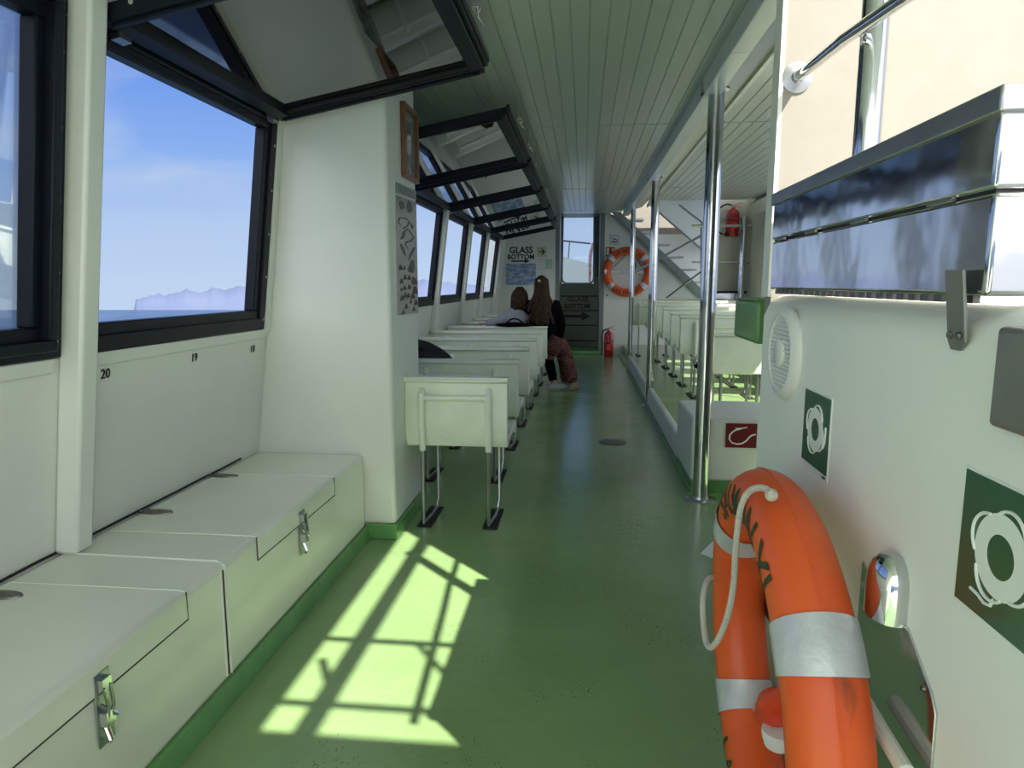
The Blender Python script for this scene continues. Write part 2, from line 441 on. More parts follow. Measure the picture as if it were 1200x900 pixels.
ceiling(-1.29, .576, [y for y in YS if y >= 1.66], 'ceiling', 'pale green planked ceiling over the aisle and port seats')
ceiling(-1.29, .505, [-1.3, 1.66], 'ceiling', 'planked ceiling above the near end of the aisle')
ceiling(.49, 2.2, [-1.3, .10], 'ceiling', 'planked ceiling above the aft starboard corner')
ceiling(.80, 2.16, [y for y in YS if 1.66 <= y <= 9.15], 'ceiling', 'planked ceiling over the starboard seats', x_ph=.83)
for y in (4.61, 7.72, 10.7):
    trim(MB().box(-1.25, .57, y, y + .012, zc(y) - .003, zc(y) + .001), M['ceil'], 'thin joint strip across the aisle ceiling planks', 0)
for y in (4.61, 7.72):
    trim(MB().box(.84, 2.15, y, y + .012, zc(y) - .003, zc(y) + .001), M['ceil'], 'thin joint strip across the starboard ceiling planks', 0)
# beam and soffit
bm_ = MB()
for y0, y1 in zip(YS[1:-2], YS[2:-1]):
    bm_.box(.576, .66, y0, y1, -.085, .05, lambda x, y, z: (x, y, zc(y) + z))
trim(bm_, M['beam'], 'long white box beam running above the row of poles', .004)
so = MB()
for y0, y1 in zip(YS[1:-3], YS[2:-2]):
    v = [(.66, y0, zc(y0) - .055), (.66, y1, zc(y1) - .055), (.80, y1, zc(y1) - .012), (.80, y0, zc(y0) - .012)]
    so.prism(v, (0, 0, .05))
trim(so, M['soffit'], 'glossy cream soffit strip beside the box beam', 0)
trim(MB().box(.79, .815, 1.7, 9.15, 2.128, 2.165), M['beam'], 'thin white moulding edging the starboard ceiling', .003)

# partition (closet) standing out from the port wall
p = MB().prism([(hull(.0), 2.905, .068), (-.832, 2.905, .068), (-.832, 2.905, 2.17), (hull(2.17), 2.905, 2.17)], (0, .505, 0))
st('wall_partition', p, M['white'], 'white partition block beyond the bench carrying picture and plaque', bevel=.018, seg=3)
p = MB().prism([(-.99, 2.895, .0), (-.824, 2.895, .0), (-.824, 2.895, .072), (-.99, 2.895, .072)], (0, .525, 0))
st('baseboard_partition', p, M['green_paint'], 'green painted kick strip round the partition foot', bevel=.004)

# forward wall
yw = 11.42
fw = MB().box(-1.62, -.463, yw, yw + .05, -.02, 2.35)
st('wall_forward', fw, M['white_far'], 'white forward wall left of the door with lettering')
fj = MB().box(-.463, -.40, yw - .012, 12.25, 0, 2.35); fj.box(.255, .33, yw - .012, 12.25, 0, 2.35); fj.box(-.46, .3, yw, 12.3, 2.30, 2.4)
st('trim_40', fj, M['door_jamb'], 'grey door jambs of the forward recess', bevel=.006)
pa = pt(714, 249, y=yw); pb = pt(822, 352, y=yw)
fr_ = MB().prism([(.285, yw, 0), (2.2, yw, 0), (2.2, yw, pb.z - .2), (pb.x, yw, pb.z), (pa.x, yw, pa.z), (.285, yw, 2.32)], (0, .05, 0))
st('wall_forward.001', fr_, M['white_far'], 'white forward wall right of the door under the stairs')

# door
D = thing('door_1', (-.07, 12.25, 0), 'grey green forward door with window and lettering', 'door', kind='structure')
d = MB()
d.box(-.46, .30, 12.25, 12.30, 0, 1.16); d.box(-.46, -.385, 12.25, 12.30, 1.16, 2.32); d.box(.175, .30, 12.25, 12.30, 1.16, 2.32)
d.build('panel', M['door'], D)
bs = MB()
for z in (.94, .685, .425, .15): bs.box(-.44, .26, 12.243, 12.25, z - .010, z + .010)
bs.build('groove_line', M['ink_black'], D)
fr = MB()
pts = []
x0, x1, z0, z1, r = -.385, .175, 1.16, 2.34, .10
for cx, cz, a0 in ((x1 - r, z0 + r, -PI / 2), (x1 - .01, z1, 0), (x0 + .01, z1, PI / 2), (x0 + r, z0 + r, PI)):
    k = 6 if cz == z0 + r else 0
    rr_ = r if k else .0
    for j in range(k + 1): pts.append((cx + rr_ * math.cos(a0 + j * PI / 2 / max(k, 1)), 12.24, cz + rr_ * math.sin(a0 + j * PI / 2 / max(k, 1))))
fr.tube(pts, .018, 8, closed=True)
fr.build('window_frame', M['beam'], D)
MB().box(-.385, .175, 12.27, 12.275, 1.16, 2.32).build('glass', M['glass'], D)
hd = MB().tube([(.215, 12.235, 1.30), (.215, 12.20, 1.33), (.215, 12.20, 1.72), (.215, 12.235, 1.75)], .018, 8)
hd.build('handle', M['door_jamb'], D)
plate_text('lettering', 'GLASS', (-.10, 12.2415, .888), .37, .085, (1, 0, 0), (0, 0, 1), M['ink'], D, .02)
plate_text('lettering', 'BOTTOM', (-.108, 12.2415, .765), .44, .09, (1, 0, 0), (0, 0, 1), M['ink'], D, .03)
ar = MB().prism([(-.355, 12.24, .612), (-.03, 12.24, .612), (-.03, 12.24, .665), (.13, 12.24, .585), (-.03, 12.24, .505), (-.03, 12.24, .56), (-.355, 12.24, .56)], (0, .006, 0))
ar.build('arrow', M['ink'], D)

# lettering and notices on forward wall
def fwtext(n, body, u0, u1, v0, v1, m, bold):
    a, b = pt(u0, v0, y=yw - .003), pt(u1, v1, y=yw - .003)
    return plate_text(n, body, ((a.x + b.x) / 2, yw - .0015, (a.z + b.z) / 2), b.x - a.x, a.z - b.z, (1, 0, 0), (0, 0, 1), m, None, bold)
tag(fwtext('painted_lettering', 'GLASS', 597, 624.5, 289, 297, M['ink'], .03), 'large navy word GLASS painted on white forward wall', 'lettering')
tag(fwtext('painted_lettering', 'BOTTOM', 595, 626, 298, 304, M['ink'], .035), 'large navy word BOTTOM under GLASS on white forward wall', 'lettering')
a, b = pt(599, 306, y=yw), pt(621, 306.5, y=yw)
ar = MB().prism([(a.x, yw - .004, a.z + .012), (b.x - .09, yw - .004, a.z + .012), (b.x - .09, yw - .004, a.z + .038), (b.x, yw - .004, a.z), (b.x - .09, yw - .004, a.z - .038), (b.x - .09, yw - .004, a.z - .012), (a.x, yw - .004, a.z - .012)], (0, .003, 0))
ar.build('painted_arrow', M['ink'], label='navy arrow painted under the word BOTTOM on forward wall', cat='arrow')
a, b = pt(593, 309, y=yw), pt(628, 334, y=yw)
MB().box(a.x, b.x, yw - .01, yw, b.z, a.z).build('poster', M['poster'], label='blue sea poster on the white forward wall above the seats', cat='poster')
a, b = pt(629.5, 289, y=yw), pt(640.5, 301, y=yw)
N = thing('notice', ((a.x + b.x) / 2, yw, b.z), 'small square notice with black arrow beside the GLASS lettering', 'notice')
MB().box(a.x, b.x, yw - .008, yw, b.z, a.z).build('board', M['notice_yellow'], N)
cx, cz = (a.x + b.x) / 2, (a.z + b.z) / 2
MB().box(cx - .05, cx + .03, yw - .012, yw - .008, cz - .010, cz + .010).prism([(cx + .055, yw - .012, cz), (cx + .01, yw - .012, cz + .05), (cx - .012, yw - .012, cz + .05), (cx + .028, yw - .012, cz), (cx - .012, yw - .012, cz - .05), (cx + .01, yw - .012, cz - .05)], (0, .004, 0)).build('arrow', M['ink_black'], N)
a, b = pt(631, 303.5, y=yw), pt(647.5, 315.5, y=yw)
N = thing('notice', ((a.x + b.x) / 2, yw, b.z), 'pale green framed safety notice left of the forward door', 'notice')
MB().box(a.x, b.x, yw - .008, yw, b.z, a.z).build('board', M['notice_green'], N)
xm = a.x + (b.x - a.x) * .45
MB().box(a.x + .012, xm, yw - .011, yw - .008, b.z + .012, a.z - .012).build('text_panel', M['paper'], N)
l = MB()
for k in range(5): l.box(a.x + .025, xm - .02, yw - .013, yw - .011, b.z + .03 + k * .026, b.z + .036 + k * .026)
l.build('text_line', M['ink_grey'], N)
c = pt(641, 264, y=yw)
MB().lathe([(.085, 0), (.085, -.02), (.07, -.05), (.02, -.06)], (c.x, yw, c.z), 'y', 20).build('ceiling_speaker', M['speaker'], label='round pale speaker high on the forward wall behind the sash', cat='speaker')
for (u, v, n_) in ((599, 362, 'small dark bolt head low on the forward wall'), (711.5, 346, 'dark round bolt left of the forward lifebuoy')):
    c = pt(u, v, y=yw); MB().lathe([(.018, 0), (.016, -.01), (.004, -.012)], (c.x, yw, c.z), 'y', 10).build('bolt', M['steel_dark'], label=n_, cat='bolt')

# signs right of door
a, b = pt(715, 276, y=yw), pt(725, 286.5, y=yw)
N = thing('notice', ((a.x + b.x) / 2, yw, b.z), 'small white sign with black pictogram above the red sign', 'sign')
MB().box(a.x, b.x, yw - .006, yw, b.z, a.z).build('board', M['paper'], N)
frm = MB(); 
for (q0, q1, q2, q3) in ((a.x, b.x, a.z - .008, a.z), (a.x, b.x, b.z, b.z + .008), (a.x, a.x + .008, b.z, a.z), (b.x - .008, b.x, b.z, a.z)): frm.box(q0, q1, yw - .009, yw - .006, q2, q3)
frm.build('border', M['ink_grey'], N)
cx, cz = (a.x + b.x) / 2, (a.z + b.z) / 2
pic = MB().box(cx - .05, cx + .05, yw - .009, yw - .006, b.z + .03, b.z + .05).tube([(cx - .04, yw - .008, cz + .035), (cx - .01, yw - .008, cz), (cx + .015, yw - .008, cz + .02), (cx + .04, yw - .008, cz - .01)], .008, 6)
pic.build('pictogram', M['ink_black'], N)
a, b = pt(710, 289.5, y=yw), pt(720, 300.5, y=yw)
N = thing('fire_sign', ((a.x + b.x) / 2, yw, b.z), 'small red sign with white pictograms left of the forward lifebuoy', 'sign')
MB().box(a.x, b.x, yw - .006, yw, b.z, a.z).build('board', mat('red_sign_bright', (.45, .02, .02), .4), N)
MB().box(a.x + .012, a.x + .055, yw - .009, yw - .006, b.z + .02, a.z - .02).box(b.x - .04, b.x - .015, yw - .009, yw - .006, b.z + .02, b.z + .07).box(b.x - .04, b.x - .015, yw - .009, yw - .006, a.z - .07, a.z - .02).build('pictogram', M['paper'], N)
MB().lathe([(.008, 0), (.008, -.002)], (a.x + .034, yw - .009, b.z + .09), 'y', 8).build('pictogram', M['ink_black'], N)

# ------------------------------------------------------------------ bench locker along the port side
B = thing('locker_bench', (-1.2, 1.2, 0), 'long white locker bench along the port wall under the windows', 'bench')
YB = -.6
b = MB().prism([(-.968, YB, .055), (-.968, YB, .397), (hull(.397) + .003, YB, .397), (hull(.055) + .003, YB, .055)], (0, 2.895 - YB, 0))
b.build('body', M['bench'], B, bevel=.022, seg=4)
sm = MB(); sm.tube([(-1.46, 1.70, .3985), (-.99, 1.69, .3985), (-.968, 1.69, .385), (-.9665, 1.69, .07)], .003, 6)
sm.tube([(-.9665, 1.665, .38), (-.9665, 1.665, .075)], .0025, 6)
sm.build('seam', M['white'], B)
gap = MB(); gap.tube([(-.9672, 1.677, .378), (-.9672, 1.677, .075)], .0022, 6); gap.build('gap', M['rubber'], B)
def lid(y0, y1, first):
    P = MB()
    prof = [(-1.435, .3965), (-1.435, .4015), (-.985, .4015), (-.972, .398), (-.9645, .388), (-.9635, .328), (-.968, .328), (-.9680, .386), (-.975, .3945), (-.99, .3965)]
    P.prism([(x, y0, z) for x, z in prof], (0, y1 - y0, 0))
    l_ = P.build('lid', M['bench'], B, bevel=.0015, angle=50)
    g = MB().tube([(-.9665, y0 - .002, .397), (-.9655, y0 - .002, .325), (-.9655, y1 + .002, .325), (-.9655, y1 + .002, .397)], .0022, 6)
    g.build('gap', M['ink_grey'], B)
    MB().tube([(-.968, y0 - .002, .398), (-.985, y0 - .002, .4012), (-1.436, y0 - .002, .4008), (-1.436, y1 + .002, .4008), (-.985, y1 + .002, .4012), (-.968, y1 + .002, .398)], .0022, 6).build('seam', M['seat'], B)
    return l_
L1 = lid(.20, 1.50, True); L2 = lid(1.875, 2.515, False)
for y in (1.43, 2.045, 2.48, .45):
    h = MB().lathe([(.060, 0), (.058, .004), (.02, .006)], (0, 0, 0), 'z', 24)
    for v in h.bm.verts: v.co = Vector((-1.40 + v.co.x, y + v.co.y * .38, .4015 + v.co.z))
    h.tube([(-1.435, y - .016, .406), (-1.435, y + .016, .406)], .005, 8)
    h.build('hinge', M['steel_dark'], B)
def latch(y):
    L = MB(); x = -.9635
    L.box(x, x + .002, y - .020, y + .026, .215, .372); pl = L.build('latch_plate', M['steel_dull'], B, bevel=.0008)
    k = MB(); k.box(x, x + .016, y - .014, y + .012, .33, .362); k.tube([(x + .016, y - .012, .345), (x + .020, y - .008, .30), (x + .016, y - .01, .27)], .0035, 6)
    k.tube([(x + .016, y + .008, .345), (x + .020, y + .006, .30), (x + .016, y + .004, .27)], .0035, 6)
    k.box(x, x + .02, y - .016, y + .010, .262, .292); k.tube([(x + .006, y - .004, .262), (x + .02, y - .01, .235), (x + .01, y, .222)], .006, 8)
    k.tube([(x + .006, y - .014, .31), (x + .024, y + .012, .275)], .004, 6)
    k.build('clasp', M['steel'], pl)
latch(1.19); latch(2.19)
b = MB().prism([(-.958, YB, 0), (-.948, YB, 0), (-.960, YB, .062), (-.975, YB, .062)], (0, 2.895 - YB, 0))
st('baseboard_left', b, M['green_paint'], 'green painted kick strip at the foot of the locker bench', bevel=.002)

# ------------------------------------------------------------------ picture and plaque on the partition
xp = -.832
PF = thing('picture_frame', (xp, 3.26, 1.64), 'narrow brown wooden framed picture high on the partition', 'picture')
a0, a1, z0, z1 = 3.14, 3.395, 1.635, 1.963
fr = MB()
for (q0, q1, q2, q3) in ((a0, a1, z1 - .022, z1), (a0, a1, z0, z0 + .022), (a0, a0 + .022, z0 + .022, z1 - .022), (a1 - .022, a1, z0 + .022, z1 - .022)): fr.box(xp, xp + .024, q0, q1, q2, q3)
fr.build('frame', M['wood'], PF, bevel=.003)
MB().box(xp, xp + .006, a0 + .02, a1 - .02, z0 + .02, z1 - .02).build('print', M['art'], PF)
HS = thing('notice_strip', (xp, 3.25, 1.55), 'pale teal printed strip below the wooden picture frame', 'notice')
MB().prism([(xp, 3.03, 1.596), (xp, 3.40, 1.606), (xp, 3.40, 1.562), (xp, 3.03, 1.548)], (.003, 0, 0)).build('strip', M['header'], HS)
l = MB()
for k in range(3): l.box(xp + .003, xp + .0038, 3.06, 3.36, 1.563 + k * .011, 1.567 + k * .011)
l.build('text_line', M['ink_grey'], HS)
PQ = thing('fish_chart', (xp, 3.22, 1.01), 'tall shiny steel chart with dark fish drawings on the partition', 'chart')
MB().prism([(xp, 3.025, 1.540), (xp, 3.40, 1.550), (xp, 3.40, 1.006), (xp, 3.005, 1.012)], (.003, 0, 0)).build('plate', M['plaque'], PQ)
dr = MB(); xx = xp + .0035
def yz(u, v): # position inside the zoomed plaque sketch
    return (xx, 3.01 + (u - 45) / 140 * .40, 1.54 - (v - 165) / 710 * .535)
def blob(u, v, w, h, tilt=0.):
    c = yz(u, v); n = 10; P_ = []
    for k in range(n):
        a = 2 * PI * k / n; rr = 1 + .25 * random.uniform(-1, 1)
        dy, dz = w * math.cos(a) * rr, h * math.sin(a) * rr
        P_.append((xx, c[1] + dy * math.cos(tilt) - dz * math.sin(tilt), c[2] + dy * math.sin(tilt) + dz * math.cos(tilt)))
    dr.prism(P_, (.0012, 0, 0))
blob(85, 210, .05, .020); blob(135, 200, .06, .024)
for line in ([(75, 330), (62, 322), (70, 290), (100, 280), (130, 290), (120, 320), (95, 345)], [(120, 340), (90, 370), (75, 415), (95, 395), (100, 370)], [(125, 345), (160, 380), (140, 410), (110, 420), (100, 440), (118, 465)], [(150, 330), (140, 300), (155, 320)]):
    dr.tube([yz(*q) for q in line], .0028, 5)
blob(85, 470, .055, .012, -.5); blob(140, 488, .075, .010, .45); blob(145, 570, .05, .028); blob(125, 590, .035, .014)
for (u, v) in ((68, 578), (92, 580), (95, 635), (122, 637), (150, 650), (160, 660), (72, 660), (160, 715), (92, 700), (120, 695), (70, 710), (115, 750), (145, 748), (75, 760), (95, 745), (130, 790), (165, 795), (100, 815), (150, 838), (80, 850)):
    s = random.uniform(.7, 1.3) * (1.5 if u > 140 else 1)
    c = yz(u, v)
    dr.tube([(xx, c[1] - .018 * s, c[2] - .012 * s), (xx, c[1], c[2] + .004 * s), (xx, c[1] + .018 * s, c[2] - .010 * s)], .0035 * s, 5)
dr.build('drawing', M['ink_grey'], PQ)

# ------------------------------------------------------------------ seats (built once, copied)
def seat_shell(x0, x1):
    prof = [(.02, .715), (-.012, .714), (-.016, .700), (.004, .695), (.002, .60), (-.004, .50), (.0, .43), (.02, .385), (.05, .388), (.09, .402), (.20, .405), (.34, .425), (.385, .42), (.395, .375), (.41, .378), (.405, .440), (.36, .452), (.20, .430), (.09, .427), (.055, .45), (.03, .52), (.028, .62), (.034, .70)]
    b = MB(); n = 13; rows = []
    for i in range(n):
        t = i / (n - 1); x = x0 + (x1 - x0) * t
        bow = .012 * (1 - (2 * t - 1) ** 2)
        rows.append([b.bm.verts.new((x, y - (bow if z > .43 and y < .1 else 0), z)) for y, z in prof])
    m = len(prof)
    for a, c in zip(rows, rows[1:]):
        for k in range(m): b.bm.faces.new((a[k], a[(k + 1) % m], c[(k + 1) % m], c[k]))
    b.bm.faces.new(rows[0]); b.bm.faces.new(rows[-1][::-1])
    return b

def make_seat(x0, x1, lx, label, group):
    R = bpy.data.objects.new('bench_seat', None); C.objects.link(R); WL[R.name] = Vector((0, 0, 0))
    tag(R, label, 'seat', group)
    seat_shell(x0, x1).build('seat_shell', M['seat'], R, bevel=.004, angle=50)
    lp = MB().box(x0 - .014, x1 + .006, -.016, .036, .706, .722); lp.build('top_rail', M['seat'], R, bevel=.004)
    fm = MB()
    for x in lx:
        fm.tube([(x, -.006, .665), (x, -.026, .64), (x, -.028, .50), (x, -.020, .42), (x, -.012, .372)], [.014, .016, .016, .015, .015], 10)
    fm.tube([(lx[0], -.020, .625), (lx[-1], -.020, .625)], .015, 10)
    fm.build('back_frame', M['seat'], R)
    for x in lx:
        MB().tube([(x, -.012, .385), (x, -.016, .20), (x, -.02, .06), (x, -.02, .015), (x, .0, .012), (x + .012, .13, .012), (x + .012, .235, .015), (x + .018, .25, .06), (x + .018, .25, .40)], .0085, 8).build('leg', M['steel_dull'], R)
        MB().box(x - .028, x + .042, -.04, .25, .0, .008).build('foot_plate', M['rubber'], R, bevel=.002)
    return R

short = make_seat(-.832, -.345, (-.748, -.432), 'short pale green white seat nearest the camera beside the partition', None)
short.location = (0, 3.11, 0)
long_ = make_seat(-1.395, -.365, (-1.25, -.90, -.50), 'x', 'white bench seats along the port windows')
rows = [3.86, 4.66, 5.45, 6.25, 7.0, 7.76, 8.62, 9.5]
ords = ['second', 'third', 'fourth', 'fifth', 'sixth', 'seventh', 'eighth', 'ninth']
for i, y in enumerate(rows):
    o = long_ if i == 0 else copy_tree(long_)
    o.location = (0, y, 0)
    extra = {0: ', dark bag on it', 4: ', two people sitting on it', 7: ', farthest of all'}.get(i, '')
    o['label'] = '%s white seat from the camera in the port row%s' % (ords[i], extra)
    o['group'] = 'white bench seats along the port windows'
long_r = make_seat(.84, 2.05, (.97, 1.45, 1.93), 'x', 'white bench seats on the starboard platform')
rr = [(6.05, .16, 0), (6.75, .16, .005), (7.45, .18, .01), (8.15, .20, .01), (8.85, .22, -.02), (9.55, .24, 0)]
for i, (y, z, dx) in enumerate(rr):
    o = long_r if i == 0 else copy_tree(long_r)
    o.location = (dx, y, z if i < 2 else .161)
    if i >= 2: o.scale.z = 1 + (z - .16) / .72
    if i == 5: o.scale.x = .79
    o['label'] = ['nearest', 'second', 'third', 'fourth', 'fifth', 'farthest'][i] + ' long white seat on the raised starboard platform'
    o['group'] = 'white bench seats on the starboard platform'
# lower seat standing nearest, right of the big pole
SR = bpy.data.objects.new('bench_seat', None); C.objects.link(SR); WL[SR.name] = Vector((0, 0, 0))
tag(SR, 'low backed white seat right of the nearest pole, behind the hose locker', 'seat')
lb = MB(); yb = 5.25
lb.prism([(.90, yb, .765), (.90, yb + .03, .765), (.90, yb + .05, .50), (.90, yb + .40, .52), (.90, yb + .41, .48), (.90, yb, .475), (.90, yb - .012, .60)], (1.16, 0, 0))
lb.build('seat_shell', M['seat'], SR, bevel=.012)
MB().box(.89, 2.07, yb - .02, yb + .045, .765, .785).build('top_rail', M['seat'], SR, bevel=.006)
for x in (1.05, 1.32, 1.60, 1.9):
    MB().tube([(x, yb + .03, .48), (x, yb + .03, .18), (x, yb + .05, .168), (x, yb + .33, .168), (x, yb + .35, .19), (x, yb + .35, .48)], .012, 8).build('leg', M['steel_dull'], SR)
SR.location = (0, 0, 0)

# ------------------------------------------------------------------ poles
def pole(x, y, z0, label, r=.040, ztop=None):
    P = thing('steel_pole', (x, y, z0), label, 'pole', 'polished poles under the long beam')
    zt = ztop or zc(y) - .05
    MB().lathe([(r, z0), (r, zt)], (x, y, 0), 'z', 32).build('pole', M['steel'], P)
    MB().lathe([(r * 2.1, z0), (r * 2.1, z0 + .004), (r * 1.9, z0 + .007), (r * 1.2, z0 + .008), (r * 1.1, z0 + .02)], (x, y, 0), 'z', 32).build('base_flange', M['steel_dull'], P)
    MB().lathe([(r * 1.1, zt - .012), (r * 1.55, zt - .010), (r * 1.55, zt)], (x, y, 0), 'z', 32).build('cap_flange', M['steel_dull'], P)
    MB().box(x - .078, x - .062, y - .02, y + .02, zt - .03, zc(y) - .02).box(x - .078, x - .03, y - .02, y + .02, zt - .03, zt - .018).build('bracket', M['steel_dull'], P, bevel=.002)
pole(.642, 3.646, 0, 'thick polished steel pole nearest the camera, standing on green floor', .040)
pole(.645, 6.56, .0, 'polished steel pole in the middle of the row', .037)
pole(.648, 9.48, .0, 'farthest polished steel pole, in front of the orange lifebuoy', .034)

# kerb and hose locker
k = MB().box(.610, .66, 4.36, 6.40, .035, .195); k.build('kerb', M['white_far'], bevel=.014, seg=3, label='white kerb edging the platform between hose locker and middle pole', cat='kerb', kind='structure')
k = MB().box(.612, .66, 6.72, 9.35, .035, .195); k.build('kerb', M['white_far'], bevel=.014, seg=3, label='white kerb edging the platform beyond the middle pole', cat='kerb', kind='structure')
st('baseboard_right', MB().box(.60, .66, 3.78, 11.3, 0, .035), M['green_paint'], 'green painted foot under the platform kerb', bevel=.004)
LK = thing('hose_locker', (1.1, 4.05, 0), 'low white locker with red hose sign behind the nearest pole', 'locker')
MB().box(.605, 1.70, 3.76, 4.35, .07, .425).build('body', M['white_far'], LK, bevel=.015, seg=3)
MB().box(.612, 1.70, 3.768, 4.34, .0, .072).build('plinth', M['green_paint'], LK, bevel=.003)
MB().tube([(1.00, 3.95, .427), (1.12, 3.80, .427)], .003, 6).build('lid_line', M['white'], LK)
a, b = pt(851, 496, y=3.758), pt(886, 525, y=3.758)
S = thing('hose_sign', ((a.x + b.x) / 2, 3.76, b.z), 'dark red square sign with white hose symbol on the hose locker', 'sign')
MB().box(a.x, b.x, 3.755, 3.7595, b.z, a.z).build('board', M['red_sign'], S)
def hz(u, v): # from the zoom of the sign: 855..1050 x 428..630
    return (a.x + (u - 848) / 202 * (b.x - a.x) * .98, 3.7545, a.z - (v - 428) / 202 * (a.z - b.z))
MB().tube([hz(*q) for q in ((988, 458), (955, 466), (925, 474), (895, 495), (874, 525), (872, 560), (890, 588), (925, 600), (960, 592), (985, 570), (1003, 540), (1022, 522), (1045, 516))], [.002, .003, .0035] + [.0045] * 10, 8).build('hose_symbol', M['white_sign'], S)
MB().prism([hz(905, 466), hz(930, 462), hz(955, 462), hz(950, 475), hz(925, 486)], (0, .001, 0)).build('hose_symbol', M['white_sign'], S)

# ------------------------------------------------------------------ starboard console wall
XW = .43
wr = MB()
wr.prism([(XW, -.9, 0), (XW, -.9, 1.075), (XW + .012, -.9, 1.105), (XW + .035, -.9, 1.122), (XW + .07, -.9, 1.128), (.80, -.9, 1.128), (.80, -.9, 0)], (0, 1.70 + .9, 0))
M['console'] = mat('console_gelcoat', (.86, .88, .82), .42, var=.05, vscale=2.5, bump=.12, bscale=9)
st('wall_right', wr, M['console'], 'white starboard console wall carrying speaker, signs and lifebuoy', bevel=.008, angle=50)
# transverse bulkhead, open to the sun on its aft side
bh = MB().box(.445, 2.2, 1.702, 1.75, 0, 2.75)
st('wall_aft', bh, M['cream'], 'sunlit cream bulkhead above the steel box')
trim(MB().box(.437, .447, 1.698, 1.756, 1.12, 2.12), M['white_far'], 'worn white edge strip of the sunlit bulkhead', .001)
st('wall_side', MB().box(.77, .82, 1.75, 2.55, 0, 2.12), M['white_far'], 'short white partition behind the sunlit bulkhead')

# green box on the partition
G = thing('green_box', (.65, 2.35, .955), 'green painted box hanging at the wall edge above the seats', 'box')
MB().box(.533, .77, 2.19, 2.50, .965, 1.098).build('body', M['green_box'], G, bevel=.012, seg=3)
MB().box(.535, .77, 2.2, 2.49, 1.098, 1.104).build('lid', M['green_box'], G, bevel=.002)

# steel box on the console
SB = thing('steel_box', (XW + .035, 1.2, 1.13), 'long polished steel box mounted on top of the starboard console wall', 'box')
MB().box(XW, .495, .79, 1.655, 1.137, 1.2468).build('body', M['steel'], SB, bevel=.006, seg=3)
ld = MB().box(XW - .001, .496, .792, 1.655, 1.2498, 1.352); ld.build('lid', M['steel'], SB, bevel=.005, seg=3)
MB().box(XW - .006, .50, .785, 1.66, 1.326, 1.354).build('lid_rim', M['steel_dull'], SB, bevel=.003, seg=2)
MB().box(XW + .004, .492, .796, 1.65, 1.244, 1.2515).build('gasket', M['rubber'], SB)
for y in (.90, 1.15, 1.38, 1.58): MB().tube([(XW - .001, y - .03, 1.248), (XW - .001, y + .03, 1.248)], .0030, 8).build('hinge', M['steel_dull'], SB)
ms = MB()
for i in range(24):
    y = .82 + i * .034; ms.box(XW + .004, XW + .012, y, y + .020, 1.1285, 1.138)
ms.build('mounting_pad', M['steel_dark'], SB)
br = MB().prism([(XW - .014, .812, 1.166), (XW - .014, .850, 1.166), (XW - .004, .850, 1.085), (XW - .004, .842, 1.075), (XW - .004, .822, 1.075), (XW - .004, .812, 1.085)], (.004, 0, 0))
br.build('fixing_strap', M['greybox'], SB, bevel=.001)
sb = MB()
for y in (.822, .840): sb.lathe([(.0045, -.005), (.004, -.008), (.001, -.009)], (XW - .001, y, 1.092), 'x', 10)
sb.build('bolt', M['steel_dark'], SB)
MB().box(XW - .012, XW + .03, .60, .742, 1.005, 1.108).build('switch_box', M['greybox'], bevel=.006, seg=3, label='worn grey metal box on the wall at the right photo edge', cat='box')

# rail and stanchion beyond the box
RL = thing('handrail', (.537, 1.43, 1.128), 'steel stanchion with sloping rail fixed to the sunlit bulkhead', 'handrail')
MB().lathe([(.0245, 1.128), (.0245, 2.065)], (.537, 1.43, 0), 'z', 28).build('stanchion', M['steel'], RL)
MB().lathe([(.04, 1.128), (.04, 1.134), (.027, 1.138)], (.537, 1.43, 0), 'z', 20).build('base_flange', M['steel_dull'], RL)
A = pt(934, 91, y=1.70); Bp = pt(992, 44, y=1.45); Cc = pt(1062, -4, y=1.22)
dd = (Cc - Bp)
MB().tube([A, Bp], .012, 16).build('rail', M['steel'], RL)
MB().tube([Bp + Vector((-.006, 0, -.004)), Cc, Cc + dd * 2.6], .012, 16).build('rail', M['steel'], RL)
ro = MB().lathe([(.034, 0), (.034, -.004), (.026, -.006), (.014, -.008), (.013, -.02)], (A.x, 1.702, A.z), 'y', 24); ro.build('rosette', M['steel_dull'], RL)

# awning pipe frame outside, above the console (its shadow falls on the floor)
AW = thing('pipe_frame', (.84, .9, 2.10), 'horizontal pipe frame over the open starboard corner', 'frame')
zf = 2.10
def tub(p, q, r): MB().tube([p, q], r, 12).build('pipe', M['steel_dull'], AW)
tub((.585, .10, zf), (.585, 1.69, zf), .030); 
tub((.40, .675, zf), (1.02, .675, zf), .014); tub((.40, .33, zf), (1.16, .33, zf), .014)
tub((.50, .55, zf), (.60, .36, zf), .014); tub((.771, .672, zf), (.93, .46, zf), .012)

# speaker
SP = thing('wall_speaker', (XW, 1.485, .90), 'round white slatted speaker on the starboard console wall', 'speaker')
c = (XW, 1.488, 1.006)
MB().lathe([(.098, 0), (.098, -.009), (.090, -.016), (.080, -.018), (.078, -.014), (.074, -.012)], c, 'x', 40).build('ring', M['speaker'], SP)
MB().lathe([(.078, -.002), (.078, -.009)], c, 'x', 32).build('cone', M['black'], SP)
sl = MB()
for k in range(-8, 9):
    z = k * .0088; hw = math.sqrt(max(.0, .077 ** 2 - z * z))
    if hw > .01: sl.box(c[0] - .016, c[0] - .010, c[1] - hw, c[1] + hw, c[2] + z - .0022, c[2] + z + .0022)
sl.build('grille', M['speaker'], SP)
MB().lathe([(.030, -.010), (.030, -.018), (.026, -.021), (.004, -.022)], c, 'x', 24).build('centre_cap', M['speaker'], SP)

